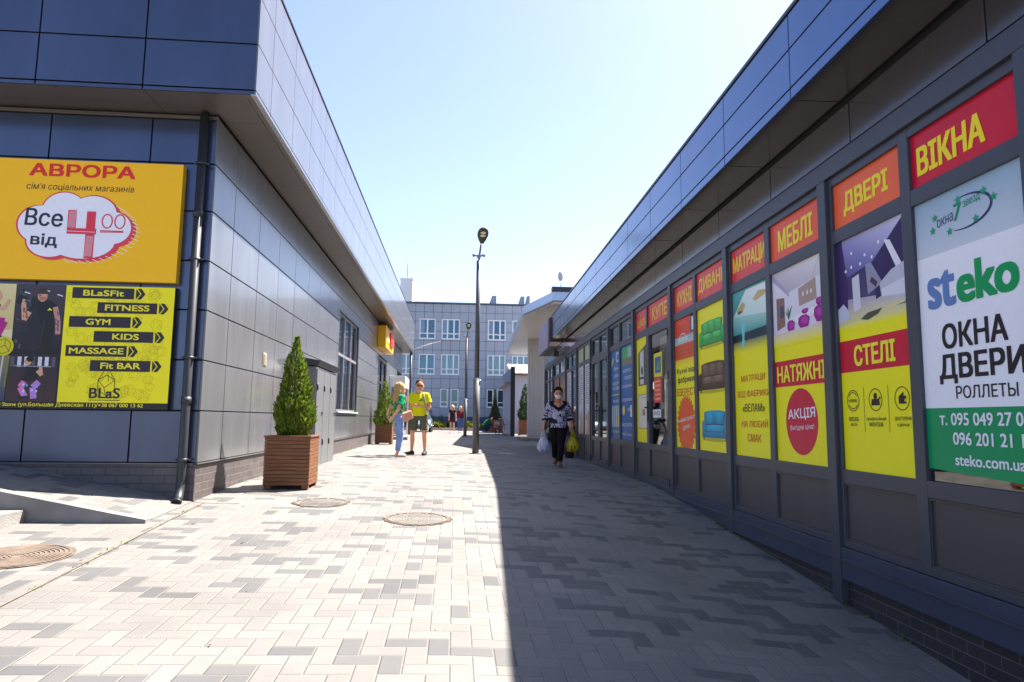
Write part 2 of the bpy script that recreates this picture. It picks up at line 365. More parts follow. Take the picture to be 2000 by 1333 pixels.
class Art:
    """flat print on a plane: origin = lower left as seen by the reader, u right, v up, n towards the reader"""
    def __init__(s, o, u, v, n, F=None):
        s.o, s.u, s.v, s.n = Vector(o), Vector(u), Vector(v), Vector(n); s.mb = MB(F); s.F = F; s.tx = MB(F); s.words = []
    def P(s, a, b, k): return s.o+s.u*a+s.v*b+s.n*(k*.0012+2e-6*(len(s.mb.f)+len(s.tx.f)*.05))
    def poly(s, pts, col, k=1, t=False):
        (s.tx if t else s.mb).poly([s.P(a, b, k) for a, b in pts], col)
    def rect(s, a0, a1, b0, b1, col, k=1, t=False): s.poly([(a0, b0), (a1, b0), (a1, b1), (a0, b1)], col, k, t)
    def grad(s, a0, a1, b0, b1, cb, ct, k=1):
        s.mb.face([s.mb.vert(s.P(a, b, k)) for a, b in ((a0, b0), (a1, b0), (a1, b1), (a0, b1))], (cb, cb, ct, ct))
    def quad(s, pts, cols, k=1): s.mb.face([s.mb.vert(s.P(a, b, k)) for a, b in pts], tuple(cols))
    def slab(s, a0, a1, b0, b1, th, col):              # solid board whose front is the plane
        q = [(a0, b0), (a1, b0), (a1, b1), (a0, b1)]
        s.mb.hexa([s.o+s.u*a+s.v*b-s.n*th for a, b in q], [s.o+s.u*a+s.v*b for a, b in q], col)
    def disc(s, a, b, ra, rb, col, k=1, n=36, t=False): s.poly([(a+ra*math.cos(2*math.pi*q/n), b+rb*math.sin(2*math.pi*q/n)) for q in range(n)], col, k, t)
    def ring(s, a, b, ra, rb, w_, col, k=1, n=36, a0=0., a1=360., t=False):
        m = s.tx if t else s.mb; cl = a1-a0 >= 360
        for q in range(n):
            t0, t1 = R(a0+(a1-a0)*q/n), R(a0+(a1-a0)*(q+1)/n)
            m.poly([s.P(a+(ra-e)*math.cos(tt), b+(rb-e)*math.sin(tt), k) for tt, e in ((t0, w_), (t0, 0), (t1, 0), (t1, w_))][::1], col)
    def line(s, p, q, w_, col, k=2, t=False):
        d = Vector((q[0]-p[0], q[1]-p[1]))
        if d.length < 1e-6: return
        e = Vector((-d.y, d.x)).normalized()*w_/2
        s.poly([(p[0]-e.x, p[1]-e.y), (q[0]-e.x, q[1]-e.y), (q[0]+e.x, q[1]+e.y), (p[0]+e.x, p[1]+e.y)], col, k, t)
    def path(s, pts, w_, col, k=2, t=False):
        for p, q in zip(pts, pts[1:]): s.line(p, q, w_, col, k, t)
    def text(s, body, a0, a1, b0, b1, col, bold=.02, k=3, shear=0., skew=0.):
        vs_, fs = text_mesh(body, 0., shear); h = b1-b0; e = max(0, bold)*h*.85
        st = ((0, 0),) if e < 1e-4 else ((-e, -e*.6), (e, -e*.6), (-e, e*.6), (e, e*.6), (0, 0)) if e < .035*h else ((-e, -e*.6), (e, -e*.6), (-e, e*.6), (e, e*.6), (0, 0), (0, e*.6), (0, -e*.6), (-e, 0), (e, 0))
        tm = MB(s.F); s.words.append(tm)
        for t, (dx, dy) in enumerate(st):              # stamped strokes thicken the letters
            i = [tm.vert(s.P(a0+e+x*(a1-a0-2*e)+dx, b0+e+y*(h-2*e)+dy+x*skew, k+.05*t)) for x, y in vs_]
            for f in fs: tm.face([i[q] for q in f], col)
    def star(s, a, b, r, col, n=5, inner=.42, k=2, rot=90, t=False):
        s.poly([(a+(r if q % 2 == 0 else r*inner)*math.cos(R(rot+180/n*q)), b+(r if q % 2 == 0 else r*inner)*math.sin(R(rot+180/n*q))) for q in range(2*n)], col, k, t)
    def done(s, name, label, cat, origin, group=None, m=PRINT):
        o = s.mb.build(name, m, None, origin); tag(o, label, cat, group)
        for t in s.words: t.build('lettering', m, o)
        return o

def panels(mb, fx, us, vs_, gap, holes=(), col=None):
    """cladding boards between sorted u and v joints; fx(u0,u1,v0,v1) adds the board; holes are (u0,u1,v0,v1)"""
    for a, b in zip(us, us[1:]):
        for c, d in zip(vs_, vs_[1:]):
            cells = [(a+gap/2, b-gap/2, c+gap/2, d-gap/2)]
            for h in holes:
                nx = []
                for (u0, u1, v0, v1) in cells:
                    if h[1] <= u0 or h[0] >= u1 or h[3] <= v0 or h[2] >= v1: nx.append((u0, u1, v0, v1)); continue
                    if h[0] > u0: nx.append((u0, h[0], v0, v1))
                    if h[1] < u1: nx.append((h[1], u1, v0, v1))
                    m0, m1 = max(u0, h[0]), min(u1, h[1])
                    if h[2] > v0: nx.append((m0, m1, v0, h[2]))
                    if h[3] < v1: nx.append((m0, m1, h[3], v1))
                cells = nx
            for q in cells:
                if q[1]-q[0] > .02 and q[3]-q[2] > .02: fx(*q)

def gz(X, Y):
    Xc = max(-6, min(6, X)); d = min(9.15+.157*max(0, Xc)-Y, 14)
    t = min(1, max(0, (Xc-.4)/2.4)); f = .62+.38*t*t*(3-2*t)
    dd = .4*math.log1p(math.exp(d/.4)) if d < 12 else d
    return -.0164*Xc-.078*f*dd

# ================================================================== GROUND
def axis_pts(lo, hi, fine_lo, fine_hi, step):
    p = []; x = lo
    while x < fine_lo: p.append(x); x += max(step, (fine_lo-x)*.35)
    x = fine_lo
    while x < fine_hi: p.append(x); x += step
    while x < hi: p.append(x); x += max(step, (x-fine_hi)*.4)
    p.append(hi); return p
gx = axis_pts(-700, 700, -6, 6, 1.); gy = axis_pts(-300, 1500, -4.8, 12, .4)
m = MB(); idx = [[m.vert((x, y, gz(x, y))) for x in gx] for y in gy]
for a in range(len(gy)-1):
    for b in range(len(gx)-1): m.face([idx[a][b], idx[a][b+1], idx[a+1][b+1], idx[a+1][b]], None, True)
tag(m.build('paved_ground', PAVING), kind='structure')

def strip(name, x0, x1, y0, y1, h, mt, n=12):
    m = MB()
    for q in range(n):
        a, b = y0+(y1-y0)*q/n, y0+(y1-y0)*(q+1)/n
        m.poly([(x0, a, gz(x0, a)+h), (x1, a, gz(x1, a)+h), (x1, b, gz(x1, b)+h), (x0, b, gz(x0, b)+h)])
    return tag(m.build(name, mt), kind='structure')
JOINT = mat('sandy_joint', (.16, .13, .1), .95, 0, .3, 30)
def seam_x(y): return -2.68+(7.57-y)*.029
for nm, l_, r_, h_, mt_ in (('plaza_paving', lambda y: -9., seam_x, .004, PAVING2), ('paving_joint', lambda y: seam_x(y)-.005, lambda y: seam_x(y)+.014, .007, JOINT)):
    m = MB()
    for q in range(40):
        a, b = -2.5+10.32*q/40, -2.5+10.32*(q+1)/40
        m.poly([(l_(a), a, gz(l_(a), a)+h_), (r_(a), a, gz(r_(a), a)+h_), (r_(b), b, gz(r_(b), b)+h_), (l_(b), b, gz(l_(b), b)+h_)])
    tag(m.build(nm, mt_), kind='structure')
strip('wall_gutter', -2.79, -2.3, 7.78, 7.8, .006, JOINT, 2)

# ramp along the front of the left building, its kerb wedge and the step slab
def rz_(x, y): return gz(-2.82, y)+max(0, min(.2*(-2.82-x), .45))
m = MB(); xs = [-2.82-.1*q for q in range(26)]+[-6, -9, -16]
for a, b in zip(xs, xs[1:]):
    for y0, y1 in ((6.78, 7.2), (7.2, 7.5), (7.5, 7.86)):
        m.poly([(b, y0, rz_(b, y0)+.008), (a, y0, rz_(a, y0)+.008), (a, y1, rz_(a, y1)+.008), (b, y1, rz_(b, y1)+.008)])
tag(m.build('ramp', PAVING2), kind='structure')
m = MB()
xs = [-2.80, -3.1, -3.45, -3.8, -4.3, -4.8, -5.3, -9]
for a, b in zip(xs, xs[1:]):
    if abs(a-b) < .01: continue
    m.hexa([(b, 6.66, gz(b, 6.66)-.05), (a, 6.66, gz(a, 6.66)-.05), (a, 6.78, gz(a, 6.78)-.05), (b, 6.78, gz(b, 6.78)-.05)],
           [(b, 6.66, rz_(b, 6.8)+.03), (a, 6.66, rz_(a, 6.8)+.03), (a, 6.78, rz_(a, 6.8)+.03), (b, 6.78, rz_(b, 6.8)+.03)])
tag(m.build('ramp_kerb', CONCD, None, (-3.6, 6.8, -.1)), 'pale concrete kerb wedge edging the ramp by the black corner wall', 'kerb')
m = MB(); m.box(-9, -3.85, 5.6, 6.655, -.35, gz(-4, 6.6)+.11)
tag(m.build('concrete_step', CONC, None, (-6, 6.2, -.1), 0, ), 'low flat concrete step slab beside the ramp kerb', 'step')

# ================================================================== LEFT BUILDING
LB = thing('clad_shop_building', 'dark grey metal clad shop building with overhanging fascia along the left of the lane', 'building', (-8, 22, 0))
WX, FY = -2.8, 7.85; OX, OY = -2.22, 7.27; ZS, ZT = 4.38, 6.03; YE = 36.4
WIN = (16.6, 19.95, 1.07, 3.5); DOOR2 = (25.1, 28.2, -.2, 3.22); WIN2 = (33.3, 35.9, 1.6, 3.2)
m = MB(); m.box(-18, WX-.75, FY+.03, YE, -.3, 4.44); m.box(WX-.74, WX-.03, FY+.03, FY+.1, -.3, 4.44); m.box(-18, OX-.03, OY+.03, YE+.55, 4.45, 5.95)
panels(m, lambda a, b, c, d: m.box(WX-.06, WX-.03, a, b, c, d), [FY+.101, YE], [-.3, 4.44], 0, [WIN, DOOR2, WIN2])
m.build('core_wall', BACK, LB)
rows = [.40, .97, 1.533, 2.097, 2.66, 3.236, 3.797, 4.363]
ycols = [FY]+[8.61+1.107*q for q in range(26)]; ycols = [y for y in ycols if y < YE-.3]+[YE]
CAB = (12.5, 14.55, -.2, 1.9)
m = MB()
panels(m, lambda a, b, c, d: m.box(WX-.025, WX, a, b, c, d), ycols, rows, .014, [WIN, DOOR2, WIN2])
m.build('side_cladding', PANEL, LB, None, .003)
m = MB(); xc = [WX-.012]+[-3.53-1.105*q for q in range(12)]
panels(m, lambda a, b, c, d: m.box(a, b, FY, FY+.025, c, d), sorted(xc), rows[:-1]+[4.32], .016)
m.build('front_cladding', PANEL_SHADE, LB, None, .003)
m = MB(); m.box(-18, WX, FY, FY+.02, 4.33, 4.372)
m.build('front_frieze', SOFFIT, LB)
# plinth of small tiles, aluminium drip edge over it
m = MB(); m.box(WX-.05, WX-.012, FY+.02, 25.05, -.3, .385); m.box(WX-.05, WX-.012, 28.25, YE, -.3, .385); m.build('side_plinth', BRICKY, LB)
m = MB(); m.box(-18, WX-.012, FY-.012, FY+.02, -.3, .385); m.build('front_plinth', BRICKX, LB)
m = MB(); m.box(WX-.04, WX+.015, FY-.03, 25.05, .387, .399); m.box(WX-.04, WX+.015, 28.25, YE, .387, .399); m.box(-18, WX+.014, FY-.03, FY+.01, .386, .398); m.build('drip_edge', PANEL, LB)
# soffit
m = MB()
sy = [OY+.03]+[8.05+1.107*q*2 for q in range(14)]; sy = [y for y in sy if y < YE]+[YE+.5]
for a, b in zip(sy, sy[1:]):
    m.box(OX-.12, OX-.02, a+.003, b-.003, ZS+.012, ZS+.03); m.box(WX+.0, OX-.128, a+.003, b-.003, ZS+.016, ZS+.034)
sx = [-18]+[-3.4-2.21*q for q in range(7)][::-1]+[OX-.03]
for a, b in zip(sx, sx[1:]): m.box(a+.003, b-.003, OY+.02, OY+.12, ZS+.012, ZS+.03); m.box(a+.003, min(b, WX+.0)-.003, OY+.128, FY+.02, ZS+.016, ZS+.034)
m.box(OX-.135, OX-.012, OY+.012, OY+.135, ZS+.0095, ZS+.011)
m.build('soffit', SOFFIT, LB)
# fascia
fz = [ZS, 4.435, 4.965, 5.515, ZT-.03]
m = MB(); yc = [OY]+[7.87+1.066*q for q in range(28)]; yc = [y for y in yc if y < YE+.3]+[YE+.55]
panels(m, lambda a, b, c, d: m.box(OX-.025, OX, a, b, c, d), yc, fz, .010)
m.build('side_fascia', PANEL, LB, None, .003)
m = MB(); xc = sorted([OX-.012]+[-3.405-1.092*q for q in range(14)])
panels(m, lambda a, b, c, d: m.box(a, b, OY, OY+.025, c, d), xc, fz, .016)
m.build('front_fascia', PANEL_SHADE, LB, None, .003)
m = MB(); m.box(OX-.3, OX+.012, OY-.012, YE+.56, ZT-.028, ZT); m.box(-18, OX-.3, OY-.012, OY+.3, ZT-.028, ZT)
m.build('roof_flashing', DARK, LB)
m = MB(); m.box(OX-.05, OX+.01, OY, YE+.55, ZS-.004, ZS+.006); m.build('fascia_trim', CHROME, LB)
m = MB(); m.box(-18, OX-.3, OY+.3, YE+.5, 5.951, 5.97); m.build('roof', DARK, LB)
# drainpipe on the corner
m = MB(); px, py = -2.93, FY-.075
m.tube([(px, py, 4.37), (px, py, .22), (px, py-.01, .13), (px+.02, py-.09, .045), (px+.035, py-.17, .0)], .046, 16)
m.tube([(px+.035, py-.17, .0), (px+.037, py-.185, -.006)], .056, 16, cap=False)
for z in (3.2, 1.1): m.tube([(px, py, z-.06), (px, py, z+.02)], .0535, 16)
dp = m.build('drainpipe', PIPE, LB)
for z in (3.77, 2.66, 1.55, .44):
    b = MB(); b.tube([(px, py, z-.014), (px, py, z+.014)], .06, 16); b.box(px-.012, px+.012, py, FY, z-.01, z+.01); b.box(px-.085, px+.085, py-.012, py+.012, z-.008, z+.008)
    b.build('pipe_bracket', DARK, dp)
# side window
def window_side(parent, y0, y1, z0, z1, nl, tz, curtain, mt=DARK):
    m = MB(); x = WX-.12; e = .05
    m.box(x, x+.07, y0, y0+e, z0, z1); m.box(x, x+.07, y1-e, y1, z0, z1); m.box(x, x+.07, y0+e, y1-e, z0, z0+e); m.box(x, x+.07, y0+e, y1-e, z1-e, z1)
    for q in range(1, nl):
        y = y0+(y1-y0)*q/nl; m.box(x+.002, x+.072, y-.03, y+.03, z0+e, z1-e)
    if tz: m.box(x+.004, x+.074, y0+e, y1-e, tz-.035, tz+.035)
    wv = m.build('window', mt, parent)
    r = MB(); r.box(x-.02, WX+.001, y0-.02, y0-.002, z0-.02, z1+.02); r.box(x-.02, WX+.001, y1+.002, y1+.02, z0-.02, z1+.02); r.box(x-.02, WX+.001, y0-.002, y1+.002, z1+.002, z1+.02)
    r.build('reveal', DARK, wv)
    r = MB(); r.box(x, WX+.05, y0-.03, y1+.03, z0-.03, z0-.004); r.build('sill', WHITE, wv)
    r = MB(); r.poly([(x+.03, y0, z0), (x+.03, y1, z0), (x+.03, y1, z1), (x+.03, y0, z1)]); r.build('pane', GLASS, wv)
    r = MB(); n = 60
    for q in range(n):
        a, b = y0+(y1-y0)*q/n, y0+(y1-y0)*(q+1)/n; da, db = .05*math.sin(q*1.9)*math.sin(q*.31), .05*math.sin((q+1)*1.9)*math.sin((q+1)*.31)
        if (q//10) % 3 == 2: continue
        r.poly([(x-.12+da, a, z0), (x-.12+db, b, z0), (x-.12+db, b, z1), (x-.12+da, a, z1)])
    r.build('curtain', curtain, wv)
    return wv
WFR = mat('light_window_frame', S(126, 126, 134), .4, 0, .03, 3)
window_side(LB, *WIN, 3, 2.47, CURTAIN, WFR)
window_side(LB, *WIN2, 3, None, mat('green_blind', S(120, 150, 40), .8), DARK)
# entrance further along
m = MB(); y0, y1 = DOOR2[0], DOOR2[1]
for y in (y0, (y0+y1)/2-.05, y1-.1): m.box(WX-.1, WX-.02, y, y+.1, 0, 3.2)
m.box(WX-.098, WX-.022, y0+.1, y1-.1, 3.08, 3.2); m.box(WX-.098, WX-.022, y0+.1, y1-.1, 2.2, 2.3)
d = m.build('entrance_door', DARK, LB)
r = MB(); r.poly([(WX-.06, y0, .05), (WX-.06, y1, .05), (WX-.06, y1, 3.2), (WX-.06, y0, 3.2)]); r.build('pane', GLASS, d)
r = MB(); r.box(WX+.02, WX+.05, y0+1.25, y0+1.28, .9, 1.4); r.build('handle', CHROME, d)
m = MB()
for q in range(6): m.box(WX-.0, WX+.018, 10.2, 10.34, 1.67+.028*q, 1.685+.028*q)
m.box(WX-.0, WX+.008, 10.18, 10.36, 1.65, 1.85); m.build('vent_grille', mat('cream_vent', (.4, .36, .27), .5), LB)
# meter cabinet
CB = thing('meter_cabinet', 'tall light grey metal service cabinet on the left wall behind the near planter', 'cabinet', (WX+.15, 13.5, 0))
cx = WX+.33
m = MB(); m.box(WX+.002, cx-.02, CAB[0], CAB[1], -.05, 1.82); m.build('carcass', PANEL, CB)
for q in range(3):
    a = CAB[0]+.04+.66*q; r = MB(); r.box(cx-.02, cx, a, a+.64, .02, 1.78); dd = r.build('door', mat('cabinet_door', (.15, .152, .16), .4, 0, .05, 2), CB, None, .004)
    for z in (.4, 1.4): r = MB(); r.tube([(cx+.01, a+.02, z), (cx+.01, a+.02, z+.12)], .014, 8); r.build('hinge', DARK, dd)
    if q != 1: r = MB(); r.box(cx, cx+.02, a+.5, a+.6, .98, 1.01); r.build('handle', DARK, dd)
m = MB(); m.hexa([(WX+.002, CAB[0]-.04, 1.84), (cx+.02, CAB[0]-.04, 1.84), (cx+.02, CAB[1]+.04, 1.84), (WX+.002, CAB[1]+.04, 1.84)],
                 [(WX+.002, CAB[0]-.04, 2.0), (cx+.06, CAB[0]-.04, 1.93), (cx+.06, CAB[1]+.04, 1.93), (WX+.002, CAB[1]+.04, 2.0)]); m.build('hood', DARK, CB, None, .006)
# yellow lightbox over the entrance
LS = thing('lightbox_sign', 'yellow box sign with a raised red square under the left soffit over the far entrance', 'sign', (WX+.18, 26.2, 3.45))
m = MB(); m.box(WX+.002, WX+.30, 24.7, 27.7, 3.45, 4.25); m.build('box', mat('yellow_plastic', S(240, 172, 6), .4), LS, None, .02)
m = MB(); m.box(WX+.30, WX+.37, 26.0, 27.2, 3.66, 4.14); m.build('red_square', mat('red_plastic', S(235, 60, 20), .35), LS, None, .015)
m = MB(); m.box(WX+.30, WX+.32, 25.0, 25.8, 3.7, 3.95); m.build('pale_square', mat('cream_plastic', S(240, 220, 160), .4), LS)
# white entrance porch and step past the sign
PO = thing('entrance_porch', 'white porch box with glass sides standing against the left wall behind the planters', 'porch', (-2.3, 31, 0))
m = MB(); m.box(WX+.002, -2.12, 29.5, 32, 2.25, 2.72); m.build('header', WHITE, PO, None, .01)
for x, y in ((-2.16, 29.55), (-2.16, 31.95), (-2.74, 29.55)):
    m = MB(); m.box(x-.03, x+.03, y-.03, y+.03, .1, 2.25); m.build('post', WHITE, PO)
m = MB(); m.poly([(WX, 29.55, .1), (-2.16, 29.55, .1), (-2.16, 29.55, 2.25), (WX, 29.55, 2.25)]); m.poly([(-2.16, 29.55, .1), (-2.16, 31.9, .1), (-2.16, 31.9, 2.25), (-2.16, 29.55, 2.25)]); m.build('side_glass', GLASS, PO)
m = MB(); m.box(WX+.002, -1.9, 28.6, 32.3, -.02, .16); tag(m.build('doorstep', CONC, None, (-2, 30, 0)), 'grey doorstep slab at the foot of the white porch', 'step')
# downpipe and lamp arm at the far end
m = MB(); m.tube([(OX-.12, YE-.1, 4.38), (OX-.12, YE-.1, .02)], .06, 10); m.build('downpipe', DARK, LB)
AL = thing('wall_lamp', 'thin white lamp arm reaching out from the far end of the left fascia', 'lamp', (OX, YE+.4, 4.7))
m = MB(); m.tube([(OX, YE+.45, 4.62), (OX+.9, YE+.6, 4.95), (OX+1.0, YE+.62, 4.98)], .03, 8); m.build('arm', WHITE, AL)
m = MB(); m.hexa([(OX+.95, YE+.52, 4.95), (OX+1.4, YE+.55, 5.08), (OX+1.4, YE+.75, 5.08), (OX+.95, YE+.72, 4.95)], [(OX+.95, YE+.54, 5.02), (OX+1.4, YE+.57, 5.13), (OX+1.4, YE+.73, 5.13), (OX+.95, YE+.7, 5.02)]); m.build('lamp_head', WHITE, AL)

# ---- billboards on the front
Y_, B_, RD = S(255, 192, 0), S(40, 40, 52), S(222, 42, 34)
W_ = S(238, 236, 242)
a = Art((-5.28, FY-.1, 2.379), (1, 0, 0), (0, 0, 1), (0, -1, 0)); Wd, Hh = 2.165, 1.36
a.slab(0, Wd, 0, Hh, .095, Y_)
ox = 5.28
a.text('АВРОРА', ox-4.76, ox-3.63, 1.165, 1.32, RD, .06, 2)
a.text("сім'я соціальних магазинів", ox-4.775, ox-3.63, 1.0, 1.09, B_, -.004, 2, .15)
# cloud
def cloud(cx, cy, s, col, k, dx=0, dy=0):
    for u, v, ru, rv in ((-.36, .02, .25, .22), (-.12, .18, .24, .22), (.2, .15, .26, .22), (.42, .0, .21, .19), (-.25, -.17, .25, .19), (.1, -.17, .36, .2), (.0, 0, .42, .24)):
        a.disc(cx+dx+u*s, cy+dy+v*s, ru*s, rv*s, col, k, 40)
cc = (ox-4.24, .60)
RD2 = S(226, 66, 82)
cloud(cc[0], cc[1], .98, RD2, 1, .045, -.03); cloud(cc[0], cc[1], 1.0, RD2, 2)
for q in range(26):
    t = R(-100+q*7.2); a.line((cc[0]+.03+.6*math.cos(t), cc[1]-.02+.36*math.sin(t)), (cc[0]+.10+.6*math.cos(t), cc[1]-.05+.36*math.sin(t)), .006, W_, 1.6)
cloud(cc[0], cc[1], .965, W_, 3)
NV = S(40, 44, 62)
a.text('Все', ox-4.76, ox-4.36, .60, .80, NV, .02, 5, .05, -.01)
a.text('від', ox-4.68, ox-4.40, .36, .52, NV, .03, 5, .0, -.01)
RR = S(222, 58, 76)
x4 = ox-4.31
a.rect(x4, x4+.09, .53, .79, RR, 5); a.rect(x4, x4+.31, .52, .585, RR, 5.4); a.rect(x4+.2, x4+.295, .25, .78, RR, 5.8)
for q in range(7): a.line((x4+.01+.011*q, .59), (x4+.02+.011*q, .78), .003, W_, 6.5); a.line((x4+.21+.011*q, .27), (x4+.215+.011*q, .5), .003, W_, 6.5)
a.line((x4+.0, .55), (x4+.3, .545), .005, W_, 6.6)
for q in (0, 1): a.ring(x4+.42+.135*q, .675, .06, .085, .014, RR, 5)
a.rect(x4+.35, x4+.6, .555, .57, RR, 5); a.line((x4+.35, .545), (x4+.6, .552), .006, RR, 5)
a.done('discount_billboard', 'large yellow billboard with a white cloud and red price on the dark front wall', 'billboard', (-4.2, FY-.05, 2.379))

YY = S(248, 234, 18); K_ = S(44, 38, 48)
a = Art((-6.0, FY-.08, .973), (1, 0, 0), (0, 0, 1), (0, -1, 0)); ox = 6.0; oz = -.973
def X_(x): return x+ox
def Z_(z): return z+oz
a.slab(0, 2.88, 0, 1.355, .075, S(38, 34, 38))
a.rect(X_(-4.272), X_(-3.122), Z_(1.045), Z_(2.325), YY, 1)
PAT = S(205, 190, 22)
pr = random.Random(3)
for q in range(70):                                   # faint polyhedra pattern
    cx_, cy_ = pr.uniform(X_(-4.2), X_(-3.2)), pr.uniform(Z_(1.11), Z_(2.26)); r_ = pr.uniform(.05, .07); t0 = pr.uniform(0, 360)
    P5 = [(cx_+r_*math.cos(R(t0+72*i)), cy_+r_*math.sin(R(t0+72*i))) for i in range(5)]
    P3 = [(cx_+r_*.55*math.cos(R(t0+36+72*i)), cy_+r_*.55*math.sin(R(t0+36+72*i))) for i in range(5)]
    a.path(P5+P5[:1], .004, PAT, 1.5); a.path(P3+P3[:1], .003, PAT, 1.5); a.line(P5[0], P3[0], .003, PAT, 1.5); a.line(P5[2], P3[2], .003, PAT, 1.5)
def bar(x0, x1, z0, z1, body, t0, t1):
    a.rect(X_(x0), X_(x1), Z_(z0), Z_(z1), K_, 2); h = z1-z0; zc = (z0+z1)/2
    a.poly([(X_(x1+.02), Z_(z1)), (X_(x1+.02), Z_(z0)), (X_(x1+.065), Z_(zc))][::1], K_, 2.2)
    a.poly([(X_(x1+.035), Z_(z0)), (X_(x1+.075), Z_(z0)), (X_(x1+.12), Z_(zc)), (X_(x1+.075), Z_(z1)), (X_(x1+.035), Z_(z1)), (X_(x1+.08), Z_(zc))], K_, 2.4)
    a.text(body, X_(t0), X_(t1), Z_(z0+h*.22), Z_(z1-h*.2), S(240, 226, 50), .05, 4)
sp = [(-4.205, -3.555, 2.185, 2.305, 'BLaSFit', -4.09, -3.66), (-3.93, -3.3, 2.025, 2.145, 'FITNESS', -3.85, -3.38), (-4.215, -3.57, 1.865, 1.985, 'GYM', -4.04, -3.78),
      (-3.945, -3.32, 1.705, 1.825, 'KIDS', -3.75, -3.47), (-4.225, -3.59, 1.545, 1.665, 'MASSAGE', -4.19, -3.62), (-3.96, -3.33, 1.385, 1.505, 'Fit BAR', -3.85, -3.43)]
for q in sp: bar(*q)
cx_, cz_ = X_(-3.775), Z_(1.235)
G5 = [(cx_+.1*math.cos(R(90+60*i)), cz_+.11*math.sin(R(90+60*i))) for i in range(6)]
a.path(G5+G5[:1], .006, K_, 3); a.path([G5[5], (cx_-.02, cz_-.03), G5[1]], .005, K_, 3); a.path([(cx_-.02, cz_-.03), G5[3]], .005, K_, 3); a.path([G5[5], (cx_, cz_+.2), G5[1]], .005, K_, 3); a.line((cx_, cz_+.2), (cx_+.02, cz_+.04), .005, K_, 3)
a.text('BLaS', X_(-3.945), X_(-3.625), Z_(1.09), Z_(1.205), K_, .03, 4); a.rect(X_(-3.945), X_(-3.625), Z_(1.068), Z_(1.075), K_, 3)
a.text('BLaS Red Stone (ул.Большая Диевская 111)/+38 067 000 13 62', X_(-5.07), X_(-3.375), Z_(.985), Z_(1.04), S(236, 222, 60), .03, 3)
# photo panels of people training
GY = S(52, 50, 56)
a.grad(X_(-5.6), X_(-4.79), Z_(1.71), Z_(2.325), S(206, 186, 120), S(222, 208, 150), 1)
a.rect(X_(-5.6), X_(-4.79), Z_(1.71), Z_(1.82), S(226, 214, 168), 1.3)
SK = S(214, 160, 130); MG = S(180, 20, 130)
a.disc(X_(-4.985), Z_(2.19), .055, .07, S(200, 160, 90), 2); a.disc(X_(-4.965), Z_(2.185), .04, .055, SK, 2.3)
a.poly([(X_(-5.2), Z_(1.93)), (X_(-4.99), Z_(1.93)), (X_(-4.93), Z_(2.09)), (X_(-5.0), Z_(2.13)), (X_(-5.12), Z_(2.1))], S(36, 36, 46), 2.5)
a.path([(X_(-4.95), Z_(2.06)), (X_(-4.9), Z_(2.04)), (X_(-4.845), Z_(2.15))], .035, SK, 2.7)
a.path([(X_(-5.1), Z_(1.93)), (X_(-4.88), Z_(1.91)), (X_(-4.945), Z_(1.75))], .075, MG, 2.9); a.poly([(X_(-4.98), Z_(1.735)), (X_(-4.88), Z_(1.72)), (X_(-4.89), Z_(1.75)), (X_(-4.95), Z_(1.775))], S(30, 36, 70), 3)
a.grad(X_(-4.78), X_(-4.275), Z_(1.56), Z_(2.325), S(26, 24, 32), S(66, 62, 72), 1)
for q in range(40):
    x, z = pr.uniform(X_(-4.77), X_(-4.36)), pr.uniform(Z_(1.6), Z_(2.28)); a.rect(x, x+pr.uniform(.01, .05), z, z+pr.uniform(.008, .05), S(*[pr.choice((34, 60, 84, 20))]*3), 1.3)
for x, z in ((-4.7, 2.24), (-4.5, 2.27), (-4.36, 2.22)): a.line((X_(x), Z_(z)), (X_(x+.06), Z_(z-.02)), .012, S(220, 220, 225), 1.8)
a.poly([(X_(-4.62), Z_(1.6)), (X_(-4.39), Z_(1.6)), (X_(-4.345), Z_(2.09)), (X_(-4.42), Z_(2.15)), (X_(-4.55), Z_(2.15)), (X_(-4.65), Z_(2.05))], S(24, 24, 30), 2)
a.disc(X_(-4.51), Z_(2.2), .05, .065, SK, 2.3); a.poly([(X_(-4.56), Z_(2.22)), (X_(-4.46), Z_(2.22)), (X_(-4.47), Z_(2.29)), (X_(-4.55), Z_(2.28))], S(60, 48, 44), 2.6)
a.path([(X_(-4.63), Z_(2.02)), (X_(-4.68), Z_(1.93)), (X_(-4.7), Z_(2.12))], .05, SK, 2.8); a.path([(X_(-4.37), Z_(2.08)), (X_(-4.33), Z_(1.93)), (X_(-4.32), Z_(1.78))], .055, S(190, 140, 130), 2.8)
a.disc(X_(-4.7), Z_(2.15), .05, .045, S(40, 40, 50), 2.4); a.disc(X_(-4.61), Z_(2.14), .04, .05, S(70, 74, 84), 2.5)
a.poly([(X_(-4.45), Z_(2.04)), (X_(-4.4), Z_(2.04)), (X_(-4.425), Z_(2.07))], YY, 2.9)
SK2 = S(176, 122, 98)
a.poly([(X_(-4.54), Z_(2.15)), (X_(-4.47), Z_(2.15)), (X_(-4.475), Z_(2.19)), (X_(-4.53), Z_(2.19))], SK2, 2.35); a.poly([(X_(-4.555), Z_(2.2)), (X_(-4.535), Z_(2.26)), (X_(-4.53), Z_(2.16))], SK2, 2.45)
a.disc(X_(-4.463), Z_(2.2), .01, .016, SK2, 2.7); a.line((X_(-4.545), Z_(2.205)), (X_(-4.52), Z_(2.205)), .008, S(50, 36, 34), 2.7); a.line((X_(-4.545), Z_(2.165)), (X_(-4.525), Z_(2.168)), .006, S(140, 80, 76), 2.7)
